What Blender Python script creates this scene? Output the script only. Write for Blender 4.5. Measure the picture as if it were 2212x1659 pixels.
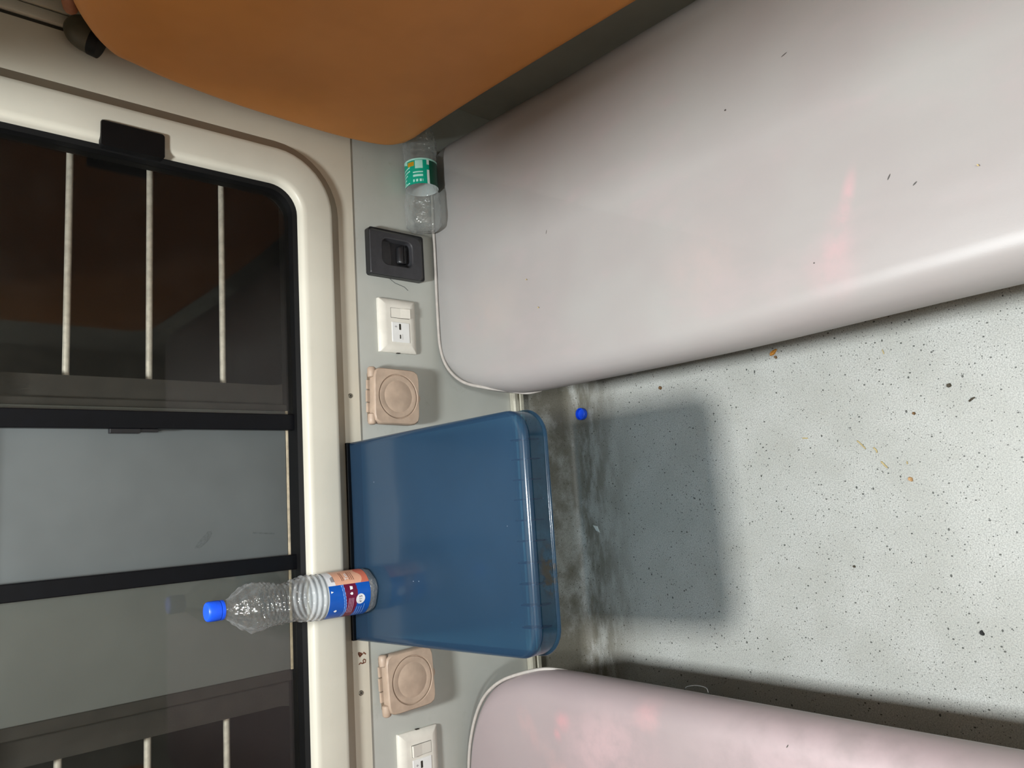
import bpy, bmesh, math, random
from mathutils import Vector, Matrix, noise

# ------------------------------------------------------------------ reset
for o in list(bpy.data.objects):
    bpy.data.objects.remove(o, do_unlink=True)
scene = bpy.context.scene
COL = scene.collection
random.seed(7)

# ------------------------------------------------------------------ camera
# world: X along the window wall, Y into the window wall (wall face at Y=0), Z up.
# the picture was taken with the phone on its side, so the camera is rolled by about 90 degrees.
R_RIGHT = Vector((-0.0656, -0.6558, -0.7521))
R_DOWN = Vector((-0.9869, 0.1541, -0.0484))
R_FWD = Vector((0.1476, 0.7390, -0.6573))
cam_d = bpy.data.cameras.new('camera')
cam_d.sensor_fit = 'HORIZONTAL'
cam_d.sensor_width = 36.0
cam_d.lens = 1661.7 / 2212.0 * 36.0
cam_d.clip_start = 0.02
cam = bpy.data.objects.new('camera', cam_d)
COL.objects.link(cam)
fz = -R_FWD.normalized()
fy = (-R_DOWN)
fy = (fy - fz * fy.dot(fz)).normalized()
fx = fy.cross(fz)
M = Matrix(((fx.x, fy.x, fz.x, 0.0), (fx.y, fy.y, fz.y, -1.4), (fx.z, fy.z, fz.z, 1.441), (0, 0, 0, 1)))
cam.matrix_world = M
scene.camera = cam

# ------------------------------------------------------------------ world: night outside
w = bpy.data.worlds.new('night')
scene.world = w
w.use_nodes = True
w.node_tree.nodes['Background'].inputs[0].default_value = (0.0008, 0.0008, 0.001, 1)
w.node_tree.nodes['Background'].inputs[1].default_value = 1.0

# ------------------------------------------------------------------ compartment lamp
LAMP = Vector((-0.045, -0.80, 2.27))
ld = bpy.data.lights.new('lamp_light', 'AREA')
ld.shape = 'RECTANGLE'
ld.size = 0.16
ld.size_y = 0.22
ld.energy = 56.0
ld.color = (0.94, 0.99, 1.0)
lamp_light = bpy.data.objects.new('lamp_light', ld)
COL.objects.link(lamp_light)
lamp_light.location = LAMP

# fill lamp added to raise the ambient light, unseen behind the photographer
ld2 = bpy.data.lights.new('fill_light', 'AREA')
ld2.shape = 'RECTANGLE'
ld2.size = 0.16
ld2.size_y = 0.22
ld2.energy = 48.0
ld2.color = (0.94, 0.99, 1.0)
fill_light = bpy.data.objects.new('fill_light', ld2)
COL.objects.link(fill_light)
fill_light.location = (-0.06, -2.75, 2.27)

# ------------------------------------------------------------------ exposure
vs = scene.view_settings
vs.view_transform = 'Standard'
vs.look = 'None'
vs.exposure = -0.12
vs.gamma = 1.0
vs.use_curve_mapping = False


# =================================================================== helpers
def lin(c):
    return tuple((v / 255.0 / 12.92) if v / 255.0 <= 0.04045 else ((v / 255.0 + 0.055) / 1.055) ** 2.4 for v in c) + (1.0,)


class NT:
    """tiny node-graph helper"""
    def __init__(self, name):
        self.m = bpy.data.materials.new(name)
        self.m.use_nodes = True
        self.t = self.m.node_tree
        self.p = self.t.nodes['Principled BSDF']
        self.out = self.t.nodes['Material Output']

    def n(self, typ, **kw):
        nd = self.t.nodes.new(typ)
        for k, v in kw.items():
            setattr(nd, k, v)
        return nd

    def l(self, a, b):
        self.t.links.new(a, b)

    def obj(self):
        if not hasattr(self, '_tc'):
            self._tc = self.n('ShaderNodeTexCoord')
        return self._tc.outputs['Object']

    def noise(self, scale, detail=3.0, rough=0.6, vec=None, stretch=None):
        v = vec or self.obj()
        if stretch:
            mp = self.n('ShaderNodeMapping')
            mp.inputs['Scale'].default_value = stretch
            self.l(v, mp.inputs['Vector'])
            v = mp.outputs[0]
        nd = self.n('ShaderNodeTexNoise')
        nd.inputs['Scale'].default_value = scale
        nd.inputs['Detail'].default_value = detail
        nd.inputs['Roughness'].default_value = rough
        self.l(v, nd.inputs['Vector'])
        return nd.outputs[0]

    def ramp(self, fac, lo, hi, a=0.0, b=1.0, smooth=True):
        nd = self.n('ShaderNodeMapRange')
        nd.interpolation_type = 'SMOOTHSTEP' if smooth else 'LINEAR'
        nd.inputs[1].default_value = lo
        nd.inputs[2].default_value = hi
        nd.inputs[3].default_value = a
        nd.inputs[4].default_value = b
        self.l(fac, nd.inputs[0])
        return nd.outputs[0]

    def math(self, op, a, b=None):
        nd = self.n('ShaderNodeMath', operation=op)
        for i, v in enumerate((a, b)):
            if v is None:
                continue
            if isinstance(v, (int, float)):
                nd.inputs[i].default_value = v
            else:
                self.l(v, nd.inputs[i])
        return nd.outputs[0]

    def mix(self, fac, a, b):
        nd = self.n('ShaderNodeMix', data_type='RGBA')
        if isinstance(fac, (int, float)):
            nd.inputs[0].default_value = fac
        else:
            self.l(fac, nd.inputs[0])
        for i, v in ((6, a), (7, b)):
            if isinstance(v, tuple):
                nd.inputs[i].default_value = v
            else:
                self.l(v, nd.inputs[i])
        return nd.outputs[2]

    def ell(self, cx, cy, cz, rx, ry, rz, ang=0.0, soft=0.35):
        """soft ellipsoid mask in object coordinates (turned about Z)"""
        mp = self.n('ShaderNodeMapping')
        mp.vector_type = 'TEXTURE'
        mp.inputs['Location'].default_value = (cx, cy, cz)
        mp.inputs['Rotation'].default_value = (0, 0, ang)
        mp.inputs['Scale'].default_value = (rx, ry, rz)
        self.l(self.obj(), mp.inputs['Vector'])
        ln = self.n('ShaderNodeVectorMath', operation='LENGTH')
        self.l(mp.outputs[0], ln.inputs[0])
        return self.ramp(ln.outputs['Value'], soft, 1.0, 1.0, 0.0)

    def schlick(self, ior, normal=None):
        """reflectance of a thin sheet, the same from both sides"""
        geo = self.n('ShaderNodeNewGeometry')
        dt = self.n('ShaderNodeVectorMath', operation='DOT_PRODUCT')
        self.l(normal or geo.outputs['Normal'], dt.inputs[0])
        self.l(geo.outputs['Incoming'], dt.inputs[1])
        c = self.math('MINIMUM', self.math('ABSOLUTE', dt.outputs['Value']), 1.0)
        f0 = ((ior - 1) / (ior + 1)) ** 2
        return self.math('ADD', self.math('MULTIPLY', self.math('POWER', self.math('SUBTRACT', 1.0, c), 5.0), 1 - f0), f0)

    def bump(self, h, strength=0.2, dist=0.002):
        b = self.n('ShaderNodeBump')
        b.inputs['Strength'].default_value = strength
        b.inputs['Distance'].default_value = dist
        self.l(h, b.inputs['Height'])
        self.l(b.outputs[0], self.p.inputs['Normal'])
        return b.outputs[0]


def plain(name, col, rough=0.5, metal=0.0, var=0.06, scale=30.0, bump=0.0, spec=0.5, bscale=None):
    g = NT(name)
    c = lin(col)
    d = tuple(v * (1 - var * 2) for v in c[:3]) + (1,)
    e = tuple(min(1, v * (1 + var)) for v in c[:3]) + (1,)
    f = g.ramp(g.noise(scale), 0.3, 0.7)
    g.l(g.mix(f, d, e), g.p.inputs['Base Color'])
    g.p.inputs['Roughness'].default_value = rough
    g.p.inputs['Metallic'].default_value = metal
    g.p.inputs['Specular IOR Level'].default_value = spec
    if bump:
        g.bump(g.noise(bscale or scale * 12, 2.0), bump, 0.001)
    return g.m


# ------------------------------------------------------------------- mesh helpers
def link(name, bm, mat=None, parent=None, smooth=False, angle=None):
    bmesh.ops.recalc_face_normals(bm, faces=bm.faces[:])
    me = bpy.data.meshes.new(name)
    if parent is not None and parent.get('off') is not None:
        off = Vector(parent['off'])
        bmesh.ops.translate(bm, verts=bm.verts[:], vec=-off)
    bm.to_mesh(me)
    bm.free()
    if mat:
        for mm in (mat if isinstance(mat, (list, tuple)) else [mat]):
            me.materials.append(mm)
    if smooth:
        for p in me.polygons:
            p.use_smooth = True
        if angle:
            try:
                me.set_sharp_from_angle(angle=math.radians(angle))
            except Exception:
                pass
    o = bpy.data.objects.new(name, me)
    COL.objects.link(o)
    if parent is not None:
        o.parent = parent
        if parent.get('off') is not None:
            o['off'] = parent['off']
    return o


def root(name, loc, label=None, cat=None, group=None, kind=None):
    o = bpy.data.objects.new(name, None)
    o.empty_display_size = 0.03
    COL.objects.link(o)
    o.location = loc
    o['off'] = tuple(loc)
    tag(o, label, cat, group, kind)
    return o


def tag(o, label=None, cat=None, group=None, kind=None):
    if label:
        o['label'] = label
    if cat:
        o['category'] = cat
    if group:
        o['group'] = group
    if kind:
        o['kind'] = kind
    return o


def single(name, bm, mat, loc, label, cat, group=None, smooth=False, kind=None, angle=None):
    """a thing that is one mesh: origin moved to loc"""
    bmesh.ops.translate(bm, verts=bm.verts[:], vec=-Vector(loc))
    o = link(name, bm, mat, None, smooth, angle)
    o.location = loc
    return tag(o, label, cat, group, kind)


def box(bm, x0, x1, y0, y1, z0, z1, bev=0.0, seg=2):
    vs_ = [bm.verts.new((x, y, z)) for z in (z0, z1) for y in (y0, y1) for x in (x0, x1)]
    fs = []
    for q in ((0, 1, 3, 2), (4, 6, 7, 5), (0, 4, 5, 1), (2, 3, 7, 6), (0, 2, 6, 4), (1, 5, 7, 3)):
        fs.append(bm.faces.new([vs_[i] for i in q]))
    if bev:
        es = list({e for f in fs for e in f.edges})
        bmesh.ops.bevel(bm, geom=es, offset=bev, segments=seg, affect='EDGES', profile=0.5)
    return bm


def loft(bm, rings, closed=True, cap0=True, cap1=True, loop=False):
    vr = [[bm.verts.new(p) for p in r] for r in rings]
    n = len(vr[0])
    m = n if closed else n - 1
    for a, b in zip(vr, vr[1:]):
        for i in range(m):
            j = (i + 1) % n
            bm.faces.new((a[i], a[j], b[j], b[i]))
    if loop:
        a, b = vr[-1], vr[0]
        for i in range(m):
            j = (i + 1) % n
            bm.faces.new((a[i], a[j], b[j], b[i]))
    else:
        if cap0:
            bm.faces.new(vr[0])
        if cap1:
            bm.faces.new(vr[-1][::-1])
    return vr


def rrect(x0, x1, y0, y1, r, n=6):
    """rounded rectangle, counter-clockwise; r may be 4 radii (x0y0, x1y0, x1y1, x0y1)"""
    if not isinstance(r, (list, tuple)):
        r = (r,) * 4
    pts = []
    for (cx, cy, sx, sy, a0, rr) in ((x0, y0, 1, 1, 180, r[0]), (x1, y0, -1, 1, 270, r[1]), (x1, y1, -1, -1, 0, r[2]), (x0, y1, 1, -1, 90, r[3])):
        ox, oy = cx + sx * rr, cy + sy * rr
        for k in range(n + 1):
            a = math.radians(a0 + 90 * k / n)
            pts.append((ox + rr * math.cos(a), oy + rr * math.sin(a)))
    return pts


def normals2(pts, closed=True):
    n = len(pts)
    out = []
    for i in range(n):
        a = Vector(pts[(i - 1) % n]) if closed or i > 0 else Vector(pts[i])
        b = Vector(pts[(i + 1) % n]) if closed or i < n - 1 else Vector(pts[i])
        d = b - a
        if d.length < 1e-9:
            d = Vector((1, 0))
        d.normalize()
        out.append(Vector((d.y, -d.x)))
    return out


def inset(pts, d, ax=1.0, ay=1.0):
    """shrink a counter-clockwise outline by d"""
    return [(p[0] - n.x * d * ax, p[1] - n.y * d * ay) for p, n in zip(pts, normals2(pts))]


def tube(bm, path, r, n=8, cap=True):
    rings = []
    pth = [Vector(p) for p in path]
    up0 = None
    for i, p in enumerate(pth):
        d = (pth[min(i + 1, len(pth) - 1)] - pth[max(i - 1, 0)]).normalized()
        if up0 is None:
            up0 = Vector((0, 0, 1)) if abs(d.z) < 0.9 else Vector((1, 0, 0))
        s = d.cross(up0).normalized()
        u = s.cross(d).normalized()
        up0 = u
        rr = r[i] if isinstance(r, (list, tuple)) else r
        rings.append([p + s * math.cos(2 * math.pi * k / n) * rr + u * math.sin(2 * math.pi * k / n) * rr for k in range(n)])
    loft(bm, rings, True, cap, cap)


def cyl(bm, c, axis, r, h, n=24, r2=None):
    a = Vector(axis).normalized()
    s = a.orthogonal().normalized()
    u = a.cross(s)
    c = Vector(c)
    r2 = r if r2 is None else r2
    rings = [[c + s * math.cos(2 * math.pi * k / n) * rr + u * math.sin(2 * math.pi * k / n) * rr + a * hh for k in range(n)] for rr, hh in ((r, 0), (r2, h))]
    loft(bm, rings)


def smoothline(pts, sub=6):
    """Catmull-Rom through the points"""
    P = [Vector(p) for p in pts]
    out = []
    for i in range(len(P) - 1):
        p0 = P[max(i - 1, 0)]
        p1, p2 = P[i], P[i + 1]
        p3 = P[min(i + 2, len(P) - 1)]
        for k in range(sub):
            t = k / sub
            out.append(0.5 * ((2 * p1) + (p2 - p0) * t + (2 * p0 - 5 * p1 + 4 * p2 - p3) * t * t + (3 * p1 - p0 - 3 * p2 + p3) * t ** 3))
    out.append(P[-1])
    return out


def interp(tab, x):
    if x <= tab[0][0]:
        return tab[0][1:]
    for a, b in zip(tab, tab[1:]):
        if x <= b[0]:
            t = (x - a[0]) / (b[0] - a[0])
            t = t * t * (3 - 2 * t)
            return tuple(p + (q - p) * t for p, q in zip(a[1:], b[1:]))
    return tab[-1][1:]


def text_polys(txt, size):
    """mesh outlines of a word, flat in XY, centred"""
    cu = bpy.data.curves.new('txt', 'FONT')
    cu.body = txt
    cu.size = size
    cu.align_x = 'CENTER'
    cu.align_y = 'CENTER'
    cu.resolution_u = 3
    ob = bpy.data.objects.new('txt', cu)
    COL.objects.link(ob)
    dg = bpy.context.evaluated_depsgraph_get()
    me = ob.evaluated_get(dg).to_mesh()
    vs_ = [v.co.copy() for v in me.vertices]
    fs = [tuple(p.vertices) for p in me.polygons]
    bpy.data.objects.remove(ob, do_unlink=True)
    bpy.data.curves.remove(cu)
    return vs_, fs


# =================================================================== materials
def m_floor():
    g = NT('speckled_vinyl')
    base = g.mix(g.ramp(g.noise(9, 4), 0.3, 0.7), lin((172, 173, 167)), lin((186, 187, 183)))
    grain = g.ramp(g.noise(420, 3, 0.7), 0.36, 0.62)
    base = g.mix(grain, lin((150, 151, 147)), base)
    for sc, thr, keep, st in ((120, 0.17, 0.66, (1.0, 0.75, 1)), (75, 0.13, 0.74, (0.75, 1.0, 1)), (260, 0.24, 0.72, (1, 1, 1))):
        mp = g.n('ShaderNodeMapping')
        mp.inputs['Scale'].default_value = st
        mp.inputs['Rotation'].default_value = (0, 0, sc * 0.1)
        g.l(g.obj(), mp.inputs['Vector'])
        v = g.n('ShaderNodeTexVoronoi')
        v.inputs['Scale'].default_value = sc
        g.l(mp.outputs[0], v.inputs['Vector'])
        sp = g.n('ShaderNodeSeparateColor')
        g.l(v.outputs['Color'], sp.inputs[0])
        size = g.ramp(sp.outputs[1], 0.0, 1.0, thr * 0.45, thr * 1.15, False)
        spot = g.math('LESS_THAN', v.outputs['Distance'], size)
        pick = g.math('GREATER_THAN', sp.outputs[0], keep)
        base = g.mix(g.math('MULTIPLY', spot, pick), base, lin((76, 78, 74)))
    # foot dirt: brown streaks trodden into the corner by the wall
    st = g.ramp(g.noise(7, 5, 0.65, stretch=(1.0, 3.2, 1)), 0.36, 0.58)
    sx = g.n('ShaderNodeSeparateXYZ')
    g.l(g.obj(), sx.inputs[0])
    near = g.ramp(sx.outputs[1], -0.22, -0.03)
    base = g.mix(g.math('MULTIPLY', g.math('MULTIPLY', g.math('ADD', g.math('MULTIPLY', st, 0.75), 0.25), near), 0.8), base, lin((84, 78, 62)))
    blot = g.ramp(g.noise(3.2, 4), 0.55, 0.75)
    base = g.mix(g.math('MULTIPLY', blot, 0.18), base, lin((130, 122, 104)))
    g.l(base, g.p.inputs['Base Color'])
    g.p.inputs['Roughness'].default_value = 0.45
    g.p.inputs['Specular IOR Level'].default_value = 0.4
    g.bump(g.noise(300, 2), 0.12, 0.001)
    return g.m


def m_seat(name, stains, spots, c0=(149, 143, 141), c1=(153, 151, 149)):
    g = NT(name)
    base = g.mix(g.ramp(g.noise(2.6, 3), 0.3, 0.7), lin(c0), lin(c1))
    base = g.mix(g.ramp(g.noise(6, 3, stretch=(2.5, 1, 1)), 0.5, 0.75, 0, 0.4), base, lin((160, 147, 148)))
    nz = g.ramp(g.noise(18, 4), 0.25, 0.65)
    for (x, y, z, rx, ry, ang, amt, col) in stains:
        k = g.math('MULTIPLY', g.math('MULTIPLY', g.ell(x, y, z, rx, ry, 0.12, ang, 0.1), nz), amt)
        base = g.mix(k, base, lin(col))
    for (x, y, z, r, ry, ang) in spots:
        base = g.mix(g.ell(x, y, z, r, ry, 0.05, ang, 0.7), base, lin((70, 66, 64)))
    g.l(base, g.p.inputs['Base Color'])
    g.p.inputs['Roughness'].default_value = 0.42
    g.p.inputs['Specular IOR Level'].default_value = 0.45
    h = g.math('ADD', g.math('MULTIPLY', g.noise(5, 3, 0.5, stretch=(1.0, 0.45, 1)), 1.0), g.math('MULTIPLY', g.noise(700, 2), 0.012))
    g.bump(h, 0.22, 0.02)
    return g.m


def m_brown():
    g = NT('brown_vinyl')
    base = g.mix(g.ramp(g.noise(5, 3), 0.3, 0.7), lin((184, 122, 60)), lin((194, 130, 66)))
    g.l(base, g.p.inputs['Base Color'])
    g.p.inputs['Roughness'].default_value = 0.5
    g.p.inputs['Specular IOR Level'].default_value = 0.35
    g.bump(g.math('ADD', g.noise(6, 3), g.math('MULTIPLY', g.noise(500, 2), 0.02)), 0.15, 0.01)
    return g.m


def m_wall_grey():
    g = NT('grey_laminate')
    base = g.mix(g.ramp(g.noise(4, 4), 0.3, 0.7), lin((164, 165, 158)), lin((174, 175, 169)))
    sm = g.ramp(g.noise(16, 5, 0.7), 0.56, 0.78)
    base = g.mix(g.math('MULTIPLY', sm, 0.35), base, lin((126, 124, 108)))
    g.l(base, g.p.inputs['Base Color'])
    g.p.inputs['Roughness'].default_value = 0.42
    return g.m


def m_beige(name, c0, c1, dirt=0.25):
    g = NT(name)
    base = g.mix(g.ramp(g.noise(3.5, 4), 0.3, 0.7), lin(c0), lin(c1))
    sm = g.ramp(g.noise(22, 5, 0.7), 0.60, 0.80)
    base = g.mix(g.math('MULTIPLY', sm, dirt), base, lin((132, 118, 94)))
    g.l(base, g.p.inputs['Base Color'])
    g.p.inputs['Roughness'].default_value = 0.4
    g.p.inputs['Specular IOR Level'].default_value = 0.4
    g.bump(g.noise(500, 2), 0.05, 0.001)
    return g.m


def m_clear(name, tint=(1, 1, 1, 1), haze=0.04, ior=1.45, bscale=60.0, bstr=0.5, bdist=0.003, boost=0.0, hazecol=(0.75, 0.77, 0.78, 1), dirt=False, rim=0.0, grough=0.03):
    """thin clear sheet: see-through body with a Fresnel reflection and a little haze"""
    g = NT(name)
    g.t.nodes.remove(g.p)
    tr = g.n('ShaderNodeBsdfTransparent')
    tr.inputs[0].default_value = tint
    gl = g.n('ShaderNodeBsdfGlossy')
    gl.inputs['Roughness'].default_value = grough
    df = g.n('ShaderNodeBsdfDiffuse')
    df.inputs[0].default_value = hazecol
    nrm_ = None
    if bstr:
        b = g.n('ShaderNodeBump')
        b.inputs['Strength'].default_value = bstr
        b.inputs['Distance'].default_value = bdist
        g.l(g.noise(bscale, 2.0), b.inputs['Height'])
        g.l(b.outputs[0], gl.inputs['Normal'])
        nrm_ = b.outputs[0]
    frs = g.schlick(ior, nrm_)
    hz = g.n('ShaderNodeMixShader')
    if rim:
        lw = g.n('ShaderNodeLayerWeight')
        lw.inputs[0].default_value = 0.5
        g.l(g.math('ADD', g.math('MULTIPLY', g.math('POWER', lw.outputs['Facing'], 3.0), rim), haze), hz.inputs[0])
    elif dirt:
        d = g.ramp(g.noise(9, 5, 0.65), 0.42, 0.75, haze, haze * 2.2)
        sc = g.ramp(g.noise(60, 5, 0.75, stretch=(1, 1, 0.5)), 0.72, 0.80, 0.0, 0.05)
        g.l(g.math('ADD', d, sc), hz.inputs[0])
    else:
        hz.inputs[0].default_value = haze
    g.l(tr.outputs[0], hz.inputs[1])
    g.l(df.outputs[0], hz.inputs[2])
    mx = g.n('ShaderNodeMixShader')
    f = g.math('ADD', frs, boost) if boost else frs
    g.l(f, mx.inputs[0])
    g.l(hz.outputs[0], mx.inputs[1])
    g.l(gl.outputs[0], mx.inputs[2])
    g.l(mx.outputs[0], g.out.inputs[0])
    return g.m


def m_blue_plastic(name, clear, stain=False):
    """tinted see-through plastic: part clear, part milky, glossy on top"""
    g = NT(name)
    base = g.mix(g.ramp(g.noise(5, 3), 0.3, 0.7), lin((46, 70, 94)), lin((50, 76, 102)))
    if stain:
        k = g.math('MULTIPLY', g.ell(-0.052, -0.53, 0.018, 0.060, 0.05, 0.024, 0.0, 0.3), g.ramp(g.noise(55, 4, 0.7), 0.46, 0.54))
        base = g.mix(k, base, lin((52, 46, 34)))
    if not stain:
        vo = g.n('ShaderNodeTexVoronoi')
        vo.inputs['Scale'].default_value = 55
        g.l(g.obj(), vo.inputs['Vector'])
        sc = g.n('ShaderNodeSeparateColor')
        g.l(vo.outputs['Color'], sc.inputs[0])
        dust = g.math('MULTIPLY', g.math('LESS_THAN', vo.outputs['Distance'], 0.055), g.math('GREATER_THAN', sc.outputs[0], 0.90))
        base = g.mix(dust, base, lin((196, 204, 210)))
    g.l(base, g.p.inputs['Base Color'])
    g.p.inputs['Roughness'].default_value = 0.22
    g.p.inputs['Specular IOR Level'].default_value = 0.5
    tr = g.n('ShaderNodeBsdfTransparent')
    tr.inputs[0].default_value = (0.40, 0.72, 0.90, 1)
    tl = g.n('ShaderNodeBsdfTranslucent')
    g.l(base, tl.inputs[0])
    a = g.n('ShaderNodeMixShader')
    a.inputs[0].default_value = 0.3
    g.l(g.p.outputs[0], a.inputs[1])
    g.l(tl.outputs[0], a.inputs[2])
    b = g.n('ShaderNodeMixShader')
    if stain:
        g.l(g.ramp(k, 0.0, 1.0, clear, clear * 0.3), b.inputs[0])
    else:
        b.inputs[0].default_value = clear
    g.l(a.outputs[0], b.inputs[1])
    g.l(tr.outputs[0], b.inputs[2])
    # keep the surface gloss on the clear share too
    gl = g.n('ShaderNodeBsdfGlossy')
    gl.inputs['Roughness'].default_value = 0.12
    frs = g.schlick(1.45)
    c = g.n('ShaderNodeMixShader')
    g.l(g.math('MULTIPLY', frs, clear), c.inputs[0])
    g.l(b.outputs[0], c.inputs[1])
    g.l(gl.outputs[0], c.inputs[2])
    g.l(c.outputs[0], g.out.inputs[0])
    return g.m


def m_emit(name, col, s):
    g = NT(name)
    e = g.n('ShaderNodeEmission')
    e.inputs[0].default_value = col
    e.inputs[1].default_value = s
    g.l(e.outputs[0], g.out.inputs[0])
    return g.m


def m_label(name, col, inside=(232, 236, 238), rough=0.35):
    """printed film: colour outside, white on the inner face"""
    g = NT(name)
    geo = g.n('ShaderNodeNewGeometry')
    base = g.mix(g.ramp(g.noise(90, 3), 0.3, 0.7, 0, 0.35), lin(col), tuple(v * 0.82 for v in lin(col)[:3]) + (1,))
    g.l(g.mix(geo.outputs['Backfacing'], base, lin(inside)), g.p.inputs['Base Color'])
    g.p.inputs['Roughness'].default_value = rough
    return g.m


MAT = {
    'floor': m_floor(),
    'wall_grey': m_wall_grey(),
    'beige': m_beige('cream_moulding', (188, 184, 171), (196, 192, 179), 0.10),
    'beige_wall': m_beige('cream_wall', (186, 179, 164), (194, 188, 173), 0.22),
    'alu': plain('aluminium_trim', (188, 184, 168), 0.35, 0.25, 0.08, 40),
    'brown': m_brown(),
    'black': plain('black_rubber', (7, 7, 8), 0.55, 0, 0.1, 40, 0.0, 0.2),
    'black_gloss': plain('black_enamel', (6, 7, 11), 0.4, 0, 0.1, 40, 0.0, 0.2),
    'charcoal': plain('charcoal_plastic', (50, 50, 53), 0.42, 0, 0.08, 60, 0.05),
    'charcoal_dark': plain('dark_plastic', (20, 20, 23), 0.4, 0, 0.08, 60),
    'post': plain('grey_post_panel', (84, 88, 88), 0.55, 0, 0.05, 5, 0.0),
    'post_edge': plain('pale_panel_edge', (190, 176, 152), 0.6, 0, 0.12, 60),
    'dusty': plain('dusty_dark_frame', (31, 28, 25), 0.8, 0, 0.20, 35, 0.2),
    'steel': plain('steel_bar', (196, 192, 184), 0.35, 0.3, 0.1, 60),
    'switch': plain('ivory_plastic', (212, 208, 198), 0.32, 0, 0.03, 30),
    'switch_white': plain('white_plastic', (220, 220, 218), 0.3, 0, 0.02, 30),
    'slot': plain('dark_slot', (40, 36, 28), 0.6),
    'socket': plain('pinkish_beige_plastic', (172, 151, 133), 0.5, 0, 0.07, 26, 0.05),
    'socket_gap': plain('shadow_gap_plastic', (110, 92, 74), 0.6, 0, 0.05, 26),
    'cap_blue': plain('blue_cap_plastic', (22, 84, 226), 0.4, 0, 0.04, 60),
    'pipe': plain('grey_piping', (170, 164, 158), 0.4, 0, 0.05, 60),
    'frame': plain('painted_steel_frame', (86, 86, 84), 0.5, 0.2, 0.1, 30),
    'table': m_blue_plastic('blue_table_plastic', 0.40),
    'table_skirt': m_blue_plastic('blue_skirt_plastic', 0.60, True),
    'bottle': m_clear('clear_bottle_plastic', (0.93, 0.94, 0.94, 1), 0.04, 1.8, 90, 0.8, 0.006, rim=0.5, grough=0.07),
    'bottle_base': m_clear('milky_bottle_plastic', (0.88, 0.89, 0.90, 1), 0.36, 1.6, 90, 1.0, 0.006, rim=0.2, grough=0.12),
    'bottle_foot': m_clear('crinkled_bottle_foot', (0.90, 0.91, 0.92, 1), 0.16, 2.2, 130, 1.0, 0.012, rim=0.2, grough=0.08),
    'bottle_soft': m_clear('thin_bottle_plastic', (0.84, 0.86, 0.85, 1), 0.09, 1.8, 90, 0.8, 0.006, rim=0.45, grough=0.07),
    'glass': m_clear('dusty_window_glass', (0.93, 0.925, 0.90, 1), 0.004, 1.42, 1, 0, 0, 0.0, (0.36, 0.34, 0.30, 1), True),
    'ceiling': plain('ceiling_laminate', (206, 204, 196), 0.5, 0, 0.04, 5),
    'partition': plain('partition_laminate', (176, 174, 164), 0.45, 0, 0.05, 5),
    'lamp': m_emit('lit_diffuser', (1.0, 0.96, 0.9, 1), 6.0),
    'olive': plain('dark_olive_enamel', (66, 62, 46), 0.5, 0, 0.1, 30),
    'strap': plain('reddish_brown_strap', (150, 96, 66), 0.55, 0, 0.1, 60),
    'rib': plain('navy_rib_plastic', (14, 30, 58), 0.4),
    'chamfer_shade': m_beige('chamfer_shade_taupe', (142, 131, 114), (150, 139, 122), 0.15),  # darker cream that carries the shade of the surround's chamfer
    'screw': plain('grey_screw', (120, 116, 104), 0.4, 0.7, 0.1, 200),
    'ink': plain('brown_marker_ink', (104, 58, 36), 0.7, 0, 0.1, 200),
    'stain': plain('dark_smear', (76, 80, 80), 0.7, 0, 0.1, 200),
}

# =================================================================== the room
XL, XR = -1.09, 0.97
YB = -3.2          # wall behind the photographer
ZC = 2.30

# ---- floor with coved upstand against the window wall
bm = bmesh.new()
prof = [(YB, 0.0), (-1.2, 0.0), (-0.6, 0.0)]
rc = 0.034
for k in range(9):
    a = math.radians(90 * k / 8)
    prof.append((-0.003 - rc + rc * math.sin(a), rc - rc * math.cos(a)))
prof.append((-0.003, 0.175))
rings = [[(x, y, z) for y, z in prof] for x in (XL, -0.5, 0.0, 0.5, XR)]
loft(bm, rings, closed=False, cap0=False, cap1=False)
o = link('floor', bm, MAT['floor'], None, True, 60)
tag(o, 'pale grey speckled vinyl floor between the two benches', None, None, 'structure')

# ---- ceiling, partitions, rear wall
def slab(name, x0, x1, y0, y1, z0, z1, mat, label):
    b = bmesh.new()
    box(b, x0, x1, y0, y1, z0, z1)
    return tag(link(name, b, mat), label, None, None, 'structure')

slab('ceiling', XL, XR, YB, 0.05, ZC, ZC + 0.05, MAT['ceiling'], 'pale laminate compartment ceiling')
slab('wall_left', XL - 0.04, XL, YB, 0.05, 0, ZC, MAT['partition'], 'pale partition behind the pinkish bench')
slab('wall_right', XR, XR + 0.04, YB, 0.05, 0, ZC, MAT['partition'], 'pale partition behind the brown backrest')
slab('wall_front', XL, XR, YB - 0.05, YB, 0, ZC, MAT['partition'], 'pale coach wall behind the photographer')

# ---- window wall: cream upper wall with an opening, grey lower panel
WX0, WX1, WZ0, WZ1 = -0.82, 0.70, 0.715, 1.38
bm = bmesh.new()
for (a, b_, c, d) in ((XL, XR, 0.6235, WZ0), (XL, XR, WZ1, ZC), (XL, WX0, WZ0, WZ1), (WX1, XR, WZ0, WZ1)):
    box(bm, a, b_, 0.0, 0.05, c, d)
wall = link('wall_back', bm, MAT['beige_wall'])
tag(wall, 'cream window wall of the train compartment', None, None, 'structure')
bm = bmesh.new()
box(bm, XL, XR, 0.003, 0.05, 0.0, 0.6225)
lp = link('lower_panel', bm, MAT['wall_grey'], wall)
lp['label'] = 'grey laminate panel carrying the sockets'
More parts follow.
